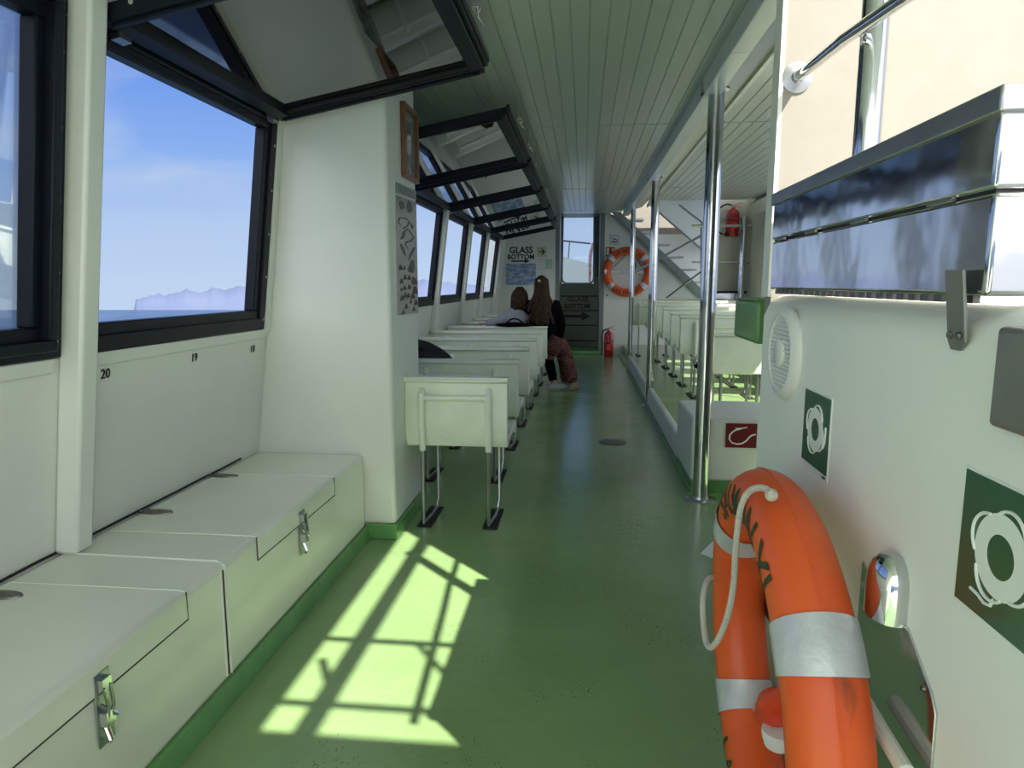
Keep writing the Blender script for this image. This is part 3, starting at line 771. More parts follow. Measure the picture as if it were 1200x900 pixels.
# lifebuoy signs
def buoy_sign(yc, zc_, s, label, cordlow):
    S = thing('lifebuoy_sign', (XW, yc, zc_ - s / 2), label, 'sign')
    x = XW
    MB().box(x - .0015, x, yc - s / 2 - .004, yc + s / 2 + .004, zc_ - s / 2 - .012, zc_ + s / 2 + .003).build('backing', M['white_sign'], S)
    MB().box(x - .0025, x - .0012, yc - s / 2, yc + s / 2, zc_ - s / 2, zc_ + s / 2).build('board', M['green_sign'], S)
    g = MB(); n = 40; R1, R0 = s * .30, s * .155
    # ring symbol (annulus) with a rope looping round it
    for k in range(n):
        a0_, a1_ = 2 * PI * k / n, 2 * PI * (k + 1) / n
        P_ = [(x - .0032, yc - q * math.cos(t), zc_ + .01 * s + q * math.sin(t)) for q, t in ((R0, a0_), (R1, a0_), (R1, a1_), (R0, a1_))]
        g.prism(P_, (.0006, 0, 0))
    for q in range(4):
        ac = PI / 4 + q * PI / 2 + .35; L_ = []
        for j in range(11):
            t = ac + (j - 5) / 5 * .62; rr_ = R1 + s * .062 * math.cos((j - 5) / 5 * PI / 2) - .004 * s
            L_.append((x - .0030, yc - rr_ * math.cos(t), zc_ + .01 * s + rr_ * math.sin(t)))
        g.tube(L_, s * .013, 6)
    if cordlow: L_ = [(.02, -.30), (.05, -.36), (.12, -.375), (.2, -.35), (.3, -.34)]
    else: L_ = [(-.30, -.10), (-.36, -.16), (-.40, -.08), (-.41, .05), (-.40, .12)]
    g.tube([(x - .0030, yc + a_ * s, zc_ + b_ * s) for a_, b_ in L_], s * .013, 6)
    g.build('symbol', M['white_sign'], S)
    MB().box(x - .0028, x - .0014, yc - s * .46, yc - s * .36, zc_ - s / 2 - .008, zc_ - s / 2 - .004).build('small_print', M['ink_grey'], S)
buoy_sign(1.281, .884, .136, 'dark green sign with white lifebuoy symbol below the speaker', False)
buoy_sign(.712, .872, .150, 'larger looking green lifebuoy sign at the right photo edge', True)

# steel plate with domed light
PL = thing('wall_light', (XW, .92, .45), 'chrome domed light over a chamfered steel plate on the console wall', 'light')
MB().prism([(XW - .004, 1.035, .735), (XW - .004, .985, .715), (XW - .004, .885, .705), (XW - .004, .815, .66), (XW - .004, .800, .64), (XW - .004, .795, .40), (XW - .004, 1.035, .40)], (.004, 0, 0)).build('backplate', M['steel'], PL, bevel=.001, label='polished steel plate reflecting the orange ring')
dm = MB().lathe([(.036, 0), (.036, .045), (.034, .060), (.028, .074), (.018, .084), (.006, .088)], (0, 0, 0), 'z', 28)
for v in dm.bm.verts: v.co = Vector((XW - .012 + v.co.x * .75, .925 + v.co.y, .703 + v.co.z))
dm.build('dome', M['steel'], PL)
MB().lathe([(.005, -.004), (.003, -.007)], (XW, .83, .655), 'x', 10).build('screw', M['steel_dark'], PL)

# ------------------------------------------------------------------ lifebuoys
def lifebuoy(name, label, R, r, texts, bands=(40, 140, 220, 320), flat=1.0):
    """ring in its local XZ plane, front towards -Y"""
    root = bpy.data.objects.new(name, None); C.objects.link(root); WL[root.name] = Vector((0, 0, 0))
    tag(root, label, 'lifebuoy')
    def P(phi, th, e=0.):
        rr_ = R + (r + e) * math.cos(th)
        return Vector((rr_ * math.cos(phi), (r * flat + e) * math.sin(th), rr_ * math.sin(phi)))
    b = MB(); n, m = 96, 28
    g = [[b.bm.verts.new(P(2 * PI * i / n, 2 * PI * k / m)) for k in range(m)] for i in range(n)]
    for i in range(n):
        for k in range(m): b.bm.faces.new((g[i][k], g[(i + 1) % n][k], g[(i + 1) % n][(k + 1) % m], g[i][(k + 1) % m]))
    ring = b.build('ring', M['orange'], root)
    sm_ = MB().tube([P(2 * PI * i / 96, 0, .0) for i in range(96)], .0022, 6, closed=True); sm_.build('seam', M['orange'], root)
    for dg in bands:
        a0_, a1_ = math.radians(dg - 6.2), math.radians(dg + 6.2); b = MB(); q = 8
        g = [[b.bm.verts.new(P(a0_ + (a1_ - a0_) * i / q, 2 * PI * k / m, .0034)) for k in range(m)] for i in range(q + 1)]
        for i in range(q):
            for k in range(m): b.bm.faces.new((g[i][k], g[i + 1][k], g[i + 1][(k + 1) % m], g[i][(k + 1) % m]))
        b.build('band', M['silver_tape'], root)
    for body, ph, w_, h_, flip in texts:
        bm = text_bm(body, w_, h_, .02)
        bmesh.ops.subdivide_edges(bm, edges=[e for e in bm.edges if e.calc_length() > .02], cuts=2)
        for v in bm.verts:
            s_ = -1 if flip else 1
            rad = v.co.y * s_ ; phi = math.radians(ph) - s_ * v.co.x / R
            th = -PI / 2 + rad / r
            v.co = P(phi, th, .0012)
        mb = MB(); mb.bm.free(); mb.bm = bm
        mb.build('lettering', M['ink_green'], root)
    return root, P

NB, P = lifebuoy('lifebuoy', 'big orange lifebuoy with silver bands leaning on the console wall', .315, .056, [('SALMON XI', 90, .40, .058, False), ('LAS PALMAS', 270, .40, .055, True)], bands=(38, 142, 218, 322))
NB.matrix_world = Matrix.Translation((.345, 1.165, .457)) @ Matrix.Rotation(math.radians(-3), 4, 'Y') @ Matrix.Rotation(math.radians(-91.5), 4, 'Z')
NB.location = (.345, 1.165, .457)
# cord
cd = MB()
_p = pt
pt = lambda u, v, x=None, y=None, z=None: _p(u, v, x, y * .945 if y else None, z)
pts = [pt(905, 583, y=1.12), pt(898, 571, y=1.14), pt(880, 572, y=1.18), pt(868, 590, y=1.20), pt(862, 640, y=1.22), pt(860, 690, y=1.24), pt(851, 730, y=1.26), pt(838, 757, y=1.28), pt(828, 760, y=1.31), pt(824, 730, y=1.36), pt(823, 700, y=1.40), pt(828, 680, y=1.44), pt(834, 676, y=1.47)]
def smooth(pts, k=3):
    for _ in range(k):
        q = [pts[0]]
        for a_, b_ in zip(pts, pts[1:]): q += [a_ * .75 + b_ * .25, a_ * .25 + b_ * .75]
        q.append(pts[-1]); pts = q
    return pts
cd.tube(smooth(pts), .0056, 8); k_ = pt(904, 580, y=1.11); cd.ball(k_, .010)
pt = _p
cd.build('grab_rope', M['rope'], label='loose grey grab rope looped over the orange lifebuoy', cat='rope')
cd = MB().tube(smooth([pt(928, 582, x=.40), pt(945, 590, x=.405), pt(955, 606, x=.41), pt(962, 620, x=.418)]), .004, 8)
cd.build('cord_end', M['rope'], label='short pale cord behind the top of the near lifebuoy', cat='rope')
# bracket that carries the ring
BK = thing('lifebuoy_bracket', (XW, 1.15, .20), 'steel bracket holding the near lifebuoy against the wall', 'bracket')
a_, b_ = pt(888, 690, x=.40), pt(912, 735, x=.40)
MB().prism([pt(884, 672, x=.405), pt(897, 680, x=.405), pt(918, 745, x=.405), pt(905, 735, x=.405), pt(886, 702, x=.405)], (.012, 0, 0)).build('arm', M['steel_dark'], BK)
MB().box(.335, XW, .85, 1.3, .03, .04).box(.335, .342, .85, 1.3, .03, .05).build('tray', M['steel'], BK, bevel=.002)
MB().tube([pt(1012, 820, x=.405), pt(1035, 860, x=.405), pt(1062, 905, x=.405)], .011, 10).build('rail', M['white'], BK, label='white rail')
# self-igniting light hanging inside the ring
LT = thing('lifebuoy_light', (.375, 1.22, .26), 'red plastic signal light hanging inside the near lifebuoy', 'light')
c0 = pt(912, 822, x=.375)
dx_ = Vector((0, -.55, .75)).normalized(); s1_ = Vector((1, 0, 0)); s2_ = dx_.cross(s1_)
MB().lathe([(.033, -.075), (.034, -.070), (.034, -.02), (.028, .0), (.018, .015), (.012, .04), (.004, .05)], c0, (dx_, s1_, s2_), 20).build('body', M['redlens'], LT)
MB().tube([c0 + dx_ * .045, pt(918, 775, x=.385), pt(921, 760, x=.39)], .004, 8).build('strap', M['redlens'], LT)
q = pt(912, 862, x=.375)
MB().lathe([(.012, -.026), (.024, -.020), (.030, .0), (.030, .012)], q, 'z', 20).build('lens', M['paper'], LT, label='translucent white lens')
# forward lifebuoy
FB, P2 = lifebuoy('lifebuoy', 'orange lifebuoy strapped to the forward wall behind the poles', .315, .062, [('SALMON XI', 90, .46, .06, False), ('LAS PALMAS', 270, .46, .06, True)], bands=(40, 140, 220, 320))
FB.location = (.705, 11.34, 1.345); FB.scale = (1.06, 1, 1.06)
ropes = MB().tube(smooth([Vector((.45, 11.33, 1.40)), Vector((.56, 11.33, 1.50)), Vector((.70, 11.33, 1.66)), Vector((.86, 11.33, 1.52)), Vector((.96, 11.33, 1.40))]), .006, 6)
ropes.build('grab_rope', M['ink_grey'], label='thin dark rope inside the forward lifebuoy', cat='rope')
BF = thing('lifebuoy_bracket', (.7, 11.34, 1.3), 'flat steel strap across the middle of the forward lifebuoy', 'bracket')
MB().box(.345, 1.06, 11.395, 11.415, 1.325, 1.375).build('strap', M['steel_dull'], BF)
MB().box(.325, .365, 11.25, 11.42, 1.31, 1.39).build('clamp', M['steel'], BF, bevel=.006)
MB().box(.83, .845, 11.40, 11.42, 1.40, 1.50).build('tag', M['green_sign'], BF)

# ------------------------------------------------------------------ extinguishers
def extinguisher(label, x, y, z, r, h, hose=1):
    E_ = thing('fire_extinguisher', (x, y, z), label, 'fire extinguisher')
    MB().lathe([(r * .9, z), (r, z + .012), (r, z + h * .66), (r * .92, z + h * .73), (r * .55, z + h * .80), (r * .28, z + h * .83), (r * .26, z + h * .87)], (x, y, 0), 'z', 24).build('cylinder', M['red_bright'], E_)
    MB().box(x - r * 1.02, x + r * 1.02, y - r * 1.02, y + r * 1.02, z + h * .50, z + h * .525).build('strap', M['steel_dark'], E_)
    MB().lathe([(r * .3, z + h * .86), (r * .3, z + h * .90), (r * .15, z + h * .92)], (x, y, 0), 'z', 12).build('valve', M['steel_dull'], E_)
    MB().prism([(x - .01, y - .01, z + h * .90), (x + r * 1.25, y - .01, z + h * .985), (x + r * 1.25, y - .01, z + h * 1.0), (x - .01, y - .01, z + h * .925)], (0, .02, 0)).prism([(x, y - .01, z + h * .89), (x + r * 1.2, y - .01, z + h * .875), (x + r * 1.2, y - .01, z + h * .89), (x, y - .01, z + h * .905)], (0, .02, 0)).build('lever', M['redlens'], E_)
    hp = [Vector((x - .01, y, z + h * .88)), Vector((x - r * 1.1, y, z + h * .86)), Vector((x - r * 1.5, y - .01, z + h * .7)), Vector((x - r * 1.25, y - .02, z + h * .4)), Vector((x - r * 1.45, y - .03, z + h * .12)), Vector((x - r * 1.6, y - .03, z + .03))]
    if hose == 1: MB().tube(smooth(hp, 2), .011, 8).build('hose', M['rubber'], E_)
    MB().box(x - r * .45, x + r * .45, y - r * 1.02, y - r * .9, z + h * .22, z + h * .42).build('label', M['redlens'], E_)
    return E_
extinguisher('red fire extinguisher standing on the floor right of the forward door', .41, 10.95, 0, .075, .50)
E2 = extinguisher('red fire extinguisher hung high on the far cream wall with black hose', 1.955, 9.53, 1.775, .085, .44, 0)
MB().tube(smooth([Vector((1.93, 9.53, 2.185)), Vector((1.85, 9.5, 2.20)), Vector((1.74, 9.5, 2.12)), Vector((1.70, 9.5, 1.98)), Vector((1.74, 9.5, 1.86)), Vector((1.83, 9.5, 1.80))], 2), .011, 8).build('hose', M['rubber'], E2)
MB().lathe([(.03, 0), (.03, .03)], (1.87, 9.45, 1.80), 'y', 12).build('nozzle', M['rubber'], E2)

# ------------------------------------------------------------------ far starboard corner: walls, stairs, rails
st('wall_far', MB().box(1.70, 2.2, 9.66, 9.70, .16, 2.45), M['soffit'], 'cream far wall carrying the hanging fire extinguisher')
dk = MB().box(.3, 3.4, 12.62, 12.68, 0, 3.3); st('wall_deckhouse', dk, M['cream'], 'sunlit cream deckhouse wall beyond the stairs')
y2 = 12.2
P_ = [pt(735, 274.5, y=y2), pt(850, 274.5, y=y2), pt(850, 360, y=y2), pt(735, 360, y=y2)]
st('wall_stair', MB().prism(P_, (0, .04, 0)), M['white_far'], 'shaded cream wall behind the stairs')
y3 = 11.9
P_ = [pt(760, 238, y=y3), pt(822, 292, y=y3), pt(860, 292, y=y3), pt(860, 225, y=y3), pt(760, 225, y=y3)]
st('wall_stair.001', MB().prism(P_, (0, .04, 0)), M['white_far'], 'white sloping side panel above the stairs')
trim(MB().tube([pt(762, 240, y=y3 - .01), pt(822, 292, y=y3 - .01)], .015, 8), M['door_jamb'], 'dark sloping edge of the stair side panel', 0)
trim(MB().tube([pt(796, 240, y=y3 - .01), pt(830, 266, y=y3 - .01)], .012, 8), M['door_jamb'], 'dark thin sloping seam on the stair side panel', 0)
ST = thing('ship_stairs', (1.1, 10.9, .16), 'steep metal stairs descending to the right behind the poles', 'stairs')
a, b = pt(716, 248, y=10.95), pt(828, 354, y=10.95)
off = Vector((0, 0, .13))
def clip_top(a, b, zmax):
    t = max(0, ((a + off).z - zmax) / ((a + off).z - (b + off).z)); return (a + off).lerp(b + off, t)
MB().prism([a, b, b + off, clip_top(a, b, 2.25)], (0, .03, 0)).build('stringer', M['door_jamb'], ST, bevel=.003)
a2, b2 = a + Vector((0, .42, .0)), b + Vector((0, .42, .0))
MB().prism([a2, b2, b2 + off, clip_top(a2, b2, 2.25)], (0, .03, 0)).build('stringer', M['door_jamb'], ST, bevel=.003)
for k in range(7):
    t = (k + 1.2) / 7.2; c = a.lerp(b, t)
    MB().box(c.x + .02, c.x + .26, 10.99, 11.36, c.z + .10, c.z + .125).build('tread', M['steel_dull'], ST, bevel=.003)
HR = thing('stair_rail', (1.2, 10.8, .16), 'thin steel handrails crossing in front of the stairs', 'handrail')
MB().tube([pt(738, 322, y=10.3), pt(822, 276, y=9.8)], .018, 10).build('rail', M['steel_dull'], HR)
MB().tube([pt(780, 350, y=10.3), pt(822, 318, y=9.8)], .013, 10).build('rail', M['steel_dull'], HR)
MB().tube([pt(822, 262, y=9.8), pt(822, 372, y=9.8)], .016, 10).build('post', M['steel_dull'], HR)
# unseen upper deck slab, sized to shade the stairs and leave the deckhouse sunlit
st('ceiling', MB().box(.3, 3.4, 8.7, 12.25, 2.62, 2.72), M['beam'], 'underside of the upper deck above the stairs')

GR = thing('guard_rail', (1.88, 8.9, .16), 'steel post with two horizontal rails before the far wall', 'handrail')
pb_ = pt(870, 300, y=9.36)
MB().lathe([(.044, .16), (.044, 2.02)], (pb_.x, 9.36, 0), 'z', 24).build('post', M['steel'], GR)
a, b = pt(838, 264.5, y=9.36), pt(899, 264.5, y=9.36)
MB().tube([(a.x - .3, 9.36, a.z), (b.x + .0, 9.36, b.z)], .018, 10).build('rail', M['steel_dull'], GR)
a, b = pt(838, 307, y=9.36), pt(899, 308, y=9.36)
MB().tube([(a.x - .3, 9.36, a.z), (b.x + .0, 9.36, b.z)], .012, 10).build('rail', M['steel_dull'], GR)
a, b = pt(836, 343, y=9.4), pt(886, 353, y=9.4)
MB().box(a.x, b.x, 9.46, 9.655, b.z - .1, a.z).build('steel_tray', M['steel'], bevel=.01, label='shallow steel box on the far wall behind the seats', cat='box')
MB().box(a.x - .02, b.x + .02, 9.45, 9.658, a.z, a.z + .02).build('tray_lid', M['ink_black'], bevel=.002, label='dark lid on the shallow steel box by the far wall', cat='lid')

# starboard side wall with open windows
sw = MB(); XS = 2.16
sw.box(XS, XS + .05, 1.75, 9.7, 0, .95); sw.box(XS, XS + .05, 1.75, 9.7, 2.0, 2.3)
for a_, b_ in ((1.75, 2.2), (3.9, 4.0), (5.6, 5.7), (7.1, 7.2), (8.45, 9.7)): sw.box(XS, XS + .05, a_, b_, .95, 2.0)
st('wall_starboard', sw, M['soffit'], 'cream starboard side wall with open window bays')
st('trim_41', MB().prism([(XS - .10, 9.1, 2.14), (XS, 9.1, 2.03), (XS + .02, 9.1, 2.24)], (0, -7.3, 0)), M['white_far'], 'white sloping cornice along the starboard wall')

# ------------------------------------------------------------------ floor disc, paper, bags
dsc = MB().lathe([(.098, 0.0005), (.098, .004), (.090, .006), (.03, .006)], (.228, 4.95, 0), 'z', 32)
dsc.build('deck_plate', M['steel_dark'], label='round dark steel plate set in the aisle floor', cat='deck plate')
a = pt(826, 648, z=.002)
MB().prism([(a.x - .02, a.y - .01, .001), (a.x + .05, a.y - .09, .001), (a.x + .09, a.y - .02, .012), (a.x + .05, a.y + .09, .02)], (0, 0, .003)).build('paper_scrap', M['paper'], label='crumpled white paper scrap on floor behind the near lifebuoy', cat='paper')
def soft(name, label, cat, c, sx, sy, sz, m, handle=None):
    T = thing(name, (c[0], c[1], c[2]), label, cat)
    b = MB(); bmesh.ops.create_icosphere(b.bm, subdivisions=4, radius=1)
    for v in b.bm.verts:
        n_ = v.co.copy()
        k = 1 + .10 * math.sin(5 * n_.x + 3 * n_.z) + .08 * math.sin(9 * n_.y + 4 * n_.z + 1)
        w_ = 1 - .35 * max(0, n_.z)
        q = Vector((math.copysign(abs(n_.x) ** .7, n_.x) * sx * w_, math.copysign(abs(n_.y) ** .7, n_.y) * sy * w_, (n_.z * k + 1) * sz))
        v.co = Vector(c) + q
    b.build('bag_body', m, T)
    if handle: MB().tube(smooth([Vector(q) for q in handle], 2), .008, 8).build('strap', m, T)
    return T
soft('backpack', 'dark backpack lying on the second port seat beside the window', 'bag', (-.98, 4.12, .445), .24, .13, .175, M['bag'], [(-1.1, 4.06, .70), (-1.06, 4.03, .79), (-.98, 4.04, .79), (-.92, 4.06, .70)])
soft('handbag', 'black handbag with a loop handle on the seat back near the people', 'bag', (-.70, 6.98, .718), .20, .045, .022, M['jacket'], [(-.78, 6.97, .75), (-.74, 6.97, .80), (-.66, 6.97, .80), (-.61, 6.97, .75)])

# ------------------------------------------------------------------ people
def skin_body(name, V, E_, R, m, parent, sub=2, base=(0, 0, 0)):
    me = bpy.data.meshes.new(name); me.from_pydata([Vector(v) - WL[parent.name] for v in V], E_, []); me.update()
    o = bpy.data.objects.new(name, me); C.objects.link(o); o.parent = parent; WL[o.name] = WL[parent.name]
    sk = o.modifiers.new('skin', 'SKIN'); sk.use_smooth_shade = True
    for i, r in enumerate(R):
        d = me.skin_vertices[0].data[i]; d.radius = (r, r) if not isinstance(r, tuple) else r
    me.skin_vertices[0].data[0].use_root = True
    s_ = o.modifiers.new('sub', 'SUBSURF'); s_.levels = sub; s_.render_levels = sub
    me.materials.append(m)
    return o

def head(parent, c, s, faceDir, hair_m, long_hair, name):
    """head with face; faceDir is the horizontal direction it looks in"""
    f_ = Vector(faceDir).normalized(); r_ = f_.cross(Vector((0, 0, 1))).normalized(); c = Vector(c)
    W_ = lambda a, b, z: c + r_ * a * s + f_ * b * s + Vector((0, 0, z * s))
    b = MB(); bmesh.ops.create_icosphere(b.bm, subdivisions=4, radius=1)
    for v in b.bm.verts:
        n_ = v.co.copy(); x, y, z = n_.x * .075, n_.y * .092, n_.z * .112
        if z < 0: x *= 1 + z * 2.6; y = y * (1 + z * 1.2) + .008
        if y > .06 and z < .02: y -= .006
        v.co = W_(x, y, z)
    b.build('head', M['skin'], parent)
    b = MB(); b.ball(W_(0, .096, -.012), .014 * s, .8, 1.2, 1.6); b.ball(W_(-.076, 0, -.005), .022 * s, .4, .8, 1.2); b.ball(W_(.076, 0, -.005), .022 * s, .4, .8, 1.2)
    b.build('nose_and_ears', M['skin'], parent)
    b = MB(); b.ball(W_(-.028, .083, .012), .009 * s); b.ball(W_(.028, .083, .012), .009 * s); b.tube([W_(-.02, .085, -.05), W_(0, .088, -.053), W_(.02, .085, -.05)], .003 * s, 6)
    b.build('eyes_and_mouth', M['ink_grey'], parent)
    b = MB(); bmesh.ops.create_icosphere(b.bm, subdivisions=4, radius=1)
    kill = []
    for v in b.bm.verts:
        n_ = v.co.copy(); x, y, z = n_.x * .084, n_.y * .100, n_.z * .122
        rip = .0025 * math.sin(60 * n_.x)
        if n_.y > .45 and n_.z < .45: y = .04; x *= .9
        if n_.z < -.3 and n_.y < .2: z -= .035; x *= .95
        v.co = W_(x + rip, y - .010, z + .006)
        if (n_.z < -.55 and n_.y > -.1) or n_.z < -.93: kill.append(v)
    bmesh.ops.delete(b.bm, geom=kill, context='VERTS')
    b.build('hair', hair_m, parent)
    return W_

def hand(parent, wrist, d, n_up, m, s=1.):
    """palm and five separate curled fingers"""
    d = Vector(d).normalized(); u = Vector(n_up).normalized(); r_ = d.cross(u).normalized(); w_ = Vector(wrist)
    V = [w_, w_ + d * .04 * s, w_ + d * .075 * s]; E_ = [(0, 1), (1, 2)]; R = [(.020 * s, .016 * s), (.034 * s, .015 * s), (.034 * s, .013 * s)]
    for k, (o_, L_) in enumerate(((-.026, .060), (-.009, .072), (.009, .068), (.026, .054))):
        i = len(V); V += [w_ + d * .085 * s + r_ * o_ * s, w_ + d * (.085 + L_ * .45) * s + r_ * o_ * 1.1 * s - u * .012 * s, w_ + d * (.085 + L_ * .8) * s + r_ * o_ * 1.15 * s - u * .034 * s]
        E_ += [(2, i), (i, i + 1), (i + 1, i + 2)]; R += [.0085 * s, .008 * s, .0065 * s]
    i = len(V); V += [w_ + d * .035 * s + r_ * -.04 * s - u * .005, w_ + d * .07 * s + r_ * -.055 * s - u * .015]
    E_ += [(1, i), (i, i + 1)]; R += [.010 * s, .008 * s]
    return skin_body('hand', V, E_, R, m, parent, 1)

def fx(v): return Vector(v)
# woman, seen from behind, on the aisle end of the sixth seat
Wm = thing('person', (-.40, 7.22, 0), 'woman with long light brown hair, black jacket and patterned trousers, seated', 'person')
hipc = fx((-.42, 7.22, .52))
V = [hipc, fx((-.42, 7.20, .66)), fx((-.42, 7.19, .80)), fx((-.43, 7.19, .92)), fx((-.435, 7.20, 1.00)), fx((-.44, 7.21, 1.06)),
     fx((-.29, 7.20, .93)), fx((-.235, 7.22, .74)), fx((-.25, 7.40, .60)), fx((-.30, 7.50, .60)),
     fx((-.57, 7.20, .93)), fx((-.63, 7.24, .76)), fx((-.60, 7.38, .62)), fx((-.56, 7.48, .60)),
     fx((-.33, 7.24, .51)), fx((-.24, 7.55, .50)), fx((-.17, 7.50, .28)), fx((-.14, 7.46, .09)), fx((-.10, 7.56, .035)),
     fx((-.50, 7.24, .50)), fx((-.42, 7.58, .48)), fx((-.36, 7.50, .28)), fx((-.31, 7.38, .09)), fx((-.28, 7.48, .035))]
E_ = [(0, 1), (1, 2), (2, 3), (3, 4), (4, 5), (3, 6), (6, 7), (7, 8), (8, 9), (3, 10), (10, 11), (11, 12), (12, 13), (0, 14), (14, 15), (15, 16), (16, 17), (17, 18), (0, 19), (19, 20), (20, 21), (21, 22), (22, 23)]
R = [(.15, .11), (.13, .10), (.13, .10), (.13, .085), .05, .048, .055, .042, .034, .026, .055, .042, .034, .026, .085, .062, .05, .035, .03, .085, .062, .05, .035, .03]
skin_body('body', V, E_, R, M['skin'], Wm)
jV = V[:14]; jE = [e for e in E_ if max(e) < 14 and 5 not in e and 4 not in e]; 
jV2 = [v.copy() for v in jV]; jV2[5] = jV2[3] + Vector((0, 0, .03)); jV2[4] = jV2[3] + Vector((0, 0, .06))
jR = [(.175, .13), (.16, .125), (.155, .12), (.15, .105), .06, .05, .072, .060, .050, .040, .072, .060, .050, .040]
skin_body('jacket', jV2, jE + [(3, 4), (4, 5)], jR, M['jacket'], Wm)
tV = [V[0] + Vector((0, .02, -.02)), V[14], V[15], fx((-.17, 7.50, .28)), fx((-.13, 7.46, .06)), V[19], V[20], fx((-.36, 7.50, .28))]
skin_body('trousers', tV, [(0, 1), (1, 2), (2, 3), (3, 4), (0, 5), (5, 6), (6, 7)], [(.165, .12), .105, .09, .095, (.115, .10), .105, .085, .075], M['print'], Wm)
skin_body('legging', [V[20] + Vector((.02, -.03, -.1)), V[21], V[22]], [(0, 1), (1, 2)], [.05, .06, .048], M['jacket'], Wm)
def shoe(c, d, m, P_):
    d = Vector(d).normalized(); s_ = Vector((0, 0, 1)).cross(d); b = MB(); bmesh.ops.create_icosphere(b.bm, subdivisions=3, radius=1)
    for v in b.bm.verts:
        n_ = v.co.copy(); w_ = .042 if n_.x > -.2 else .034
        v.co = Vector(c) + d * n_.x * .125 + s_ * n_.y * w_ + Vector((0, 0, max(n_.z, -.55) * (.055 if n_.x < 0 else .038) + .032))
    b.build('shoe', m, P_)
shoe((-.09, 7.50, 0), (.45, 1, 0), M['shoe2'], Wm); shoe((-.27, 7.40, 0), (.8, .5, 0), M['shoe'], Wm)
hand(Wm, V[9], (-.3, 1, -.1), (0, 0, 1), M['skin']); hand(Wm, V[13], (.2, 1, -.1), (0, 0, 1), M['skin'])
Wf = head(Wm, (-.442, 7.225, 1.125), .92, (-.15, 1, -.05), M['hair'], True, 'w')
# long hair strands falling over the back
hs_ = MB()
for k in range(42):
    a = (k / 41 - .5) * 2; a_ = a * 1.35
    top = Wf(.070 * math.sin(a_), -.090 * math.cos(a_) * .9 - .012, .05 + .04 * random.random())
    mid = Wf(.085 * math.sin(a_ * .95), -.125 * math.cos(a_ * .8) - .012, -.10)
    ln = .14 + .32 * random.random() - .05 * abs(a)
    low = Wf(.130 * math.sin(a_ * .9) + random.uniform(-.014, .014), -.17 * math.cos(a_ * .75) + random.uniform(-.01, .01) - .005, -.10 - ln * .6)
    end = low + Vector((random.uniform(-.015, .015) + .03 * a, .01, -.055 - .03 * random.random()))
    hs_.tube(smooth([top, mid, low, end], 2), [.016] + [.015] * 8 + [.012] * 0 + [.013] * 3 + [.008] * 1 if False else .0115, 6)
hs_.build('hair_length', M['hair'], Wm)
cl = Wf(-.035, -.118, .06); MB().ball(cl, .013, 1.2, .6, 1).build('hair_clip', M['clip'], Wm)

# second person, leaning beside her
Kd = thing('person', (-.74, 7.25, 0), 'smaller person in pale grey top leaning beside the woman, arm along the seat', 'person')
V = [fx((-.74, 7.26, .51)), fx((-.735, 7.23, .62)), fx((-.72, 7.21, .74)), fx((-.705, 7.20, .84)), fx((-.69, 7.20, .89)), fx((-.685, 7.21, .94)),
     fx((-.60, 7.22, .82)), fx((-.58, 7.32, .68)), fx((-.60, 7.44, .58)), fx((-.80, 7.17, .81)), fx((-.90, 7.13, .755)), fx((-1.02, 7.10, .745)),
     fx((-.68, 7.30, .50)), fx((-.67, 7.56, .48)), fx((-.67, 7.58, .25)), fx((-.67, 7.55, .06)), fx((-.67, 7.62, .03)),
     fx((-.81, 7.30, .50)), fx((-.82, 7.56, .48)), fx((-.82, 7.58, .25)), fx((-.82, 7.55, .06)), fx((-.82, 7.62, .03))]
E_ = [(0, 1), (1, 2), (2, 3), (3, 4), (4, 5), (3, 6), (6, 7), (7, 8), (3, 9), (9, 10), (10, 11), (0, 12), (12, 13), (13, 14), (14, 15), (15, 16), (0, 17), (17, 18), (18, 19), (19, 20), (20, 21)]
R = [(.12, .09), (.11, .08), (.11, .08), (.10, .07), .042, .04, .042, .034, .026, .045, .036, .026, .065, .05, .042, .03, .025, .065, .05, .042, .03, .025]
skin_body('body', V, E_, R, M['skin'], Kd)
skin_body('top', [v.copy() for v in V[:4]] + V[6:8] + V[9:12] + [V[4] + Vector((0, 0, .005))], [(0, 1), (1, 2), (2, 3), (3, 4), (4, 5), (3, 6), (6, 7), (7, 8), (3, 9)], [(.15, .11), (.145, .10), (.14, .10), (.12, .085), .058, .05, .066, .056, .042, .060], M['shirt'], Kd)
skin_body('trousers', [V[0]] + V[12:15] + V[17:20], [(0, 1), (1, 2), (2, 3), (0, 4), (4, 5), (5, 6)], [(.135, .10), .085, .068, .06, .085, .068, .06], M['jacket'], Kd)
shoe((-.67, 7.62, 0), (0, 1, 0), M['shoe'], Kd); shoe((-.82, 7.62, 0), (0, 1, 0), M['shoe'], Kd)
hand(Kd, V[8], (0, 1, -.2), (0, 0, 1), M['skin'], .85); hand(Kd, V[11], (-1, -.1, -.05), (0, 0, 1), M['skin'], .85)
Wk = head(Kd, (-.675, 7.22, .995), .92, (-.5, 1, -.2), M['hair2'], False, 'k')
hk_ = MB()
for k in range(46):
    a = (k / 45 - .5) * 2; a_ = a * 1.7
    hk_.tube(smooth([Wk(.03 * math.sin(a_), -.02 - .02 * math.cos(a_), .128), Wk(.088 * math.sin(a_), -.100 * math.cos(a_) - .01, .06), Wk(.095 * math.sin(a_), -.112 * math.cos(a_) - .006, -.03), Wk(.085 * math.sin(a_) + random.uniform(-.01, .01), -.098 * math.cos(a_), -.10 - .035 * random.random())], 2), .008, 6)
hk_.build('hair_strands', M['hair2'], Kd)

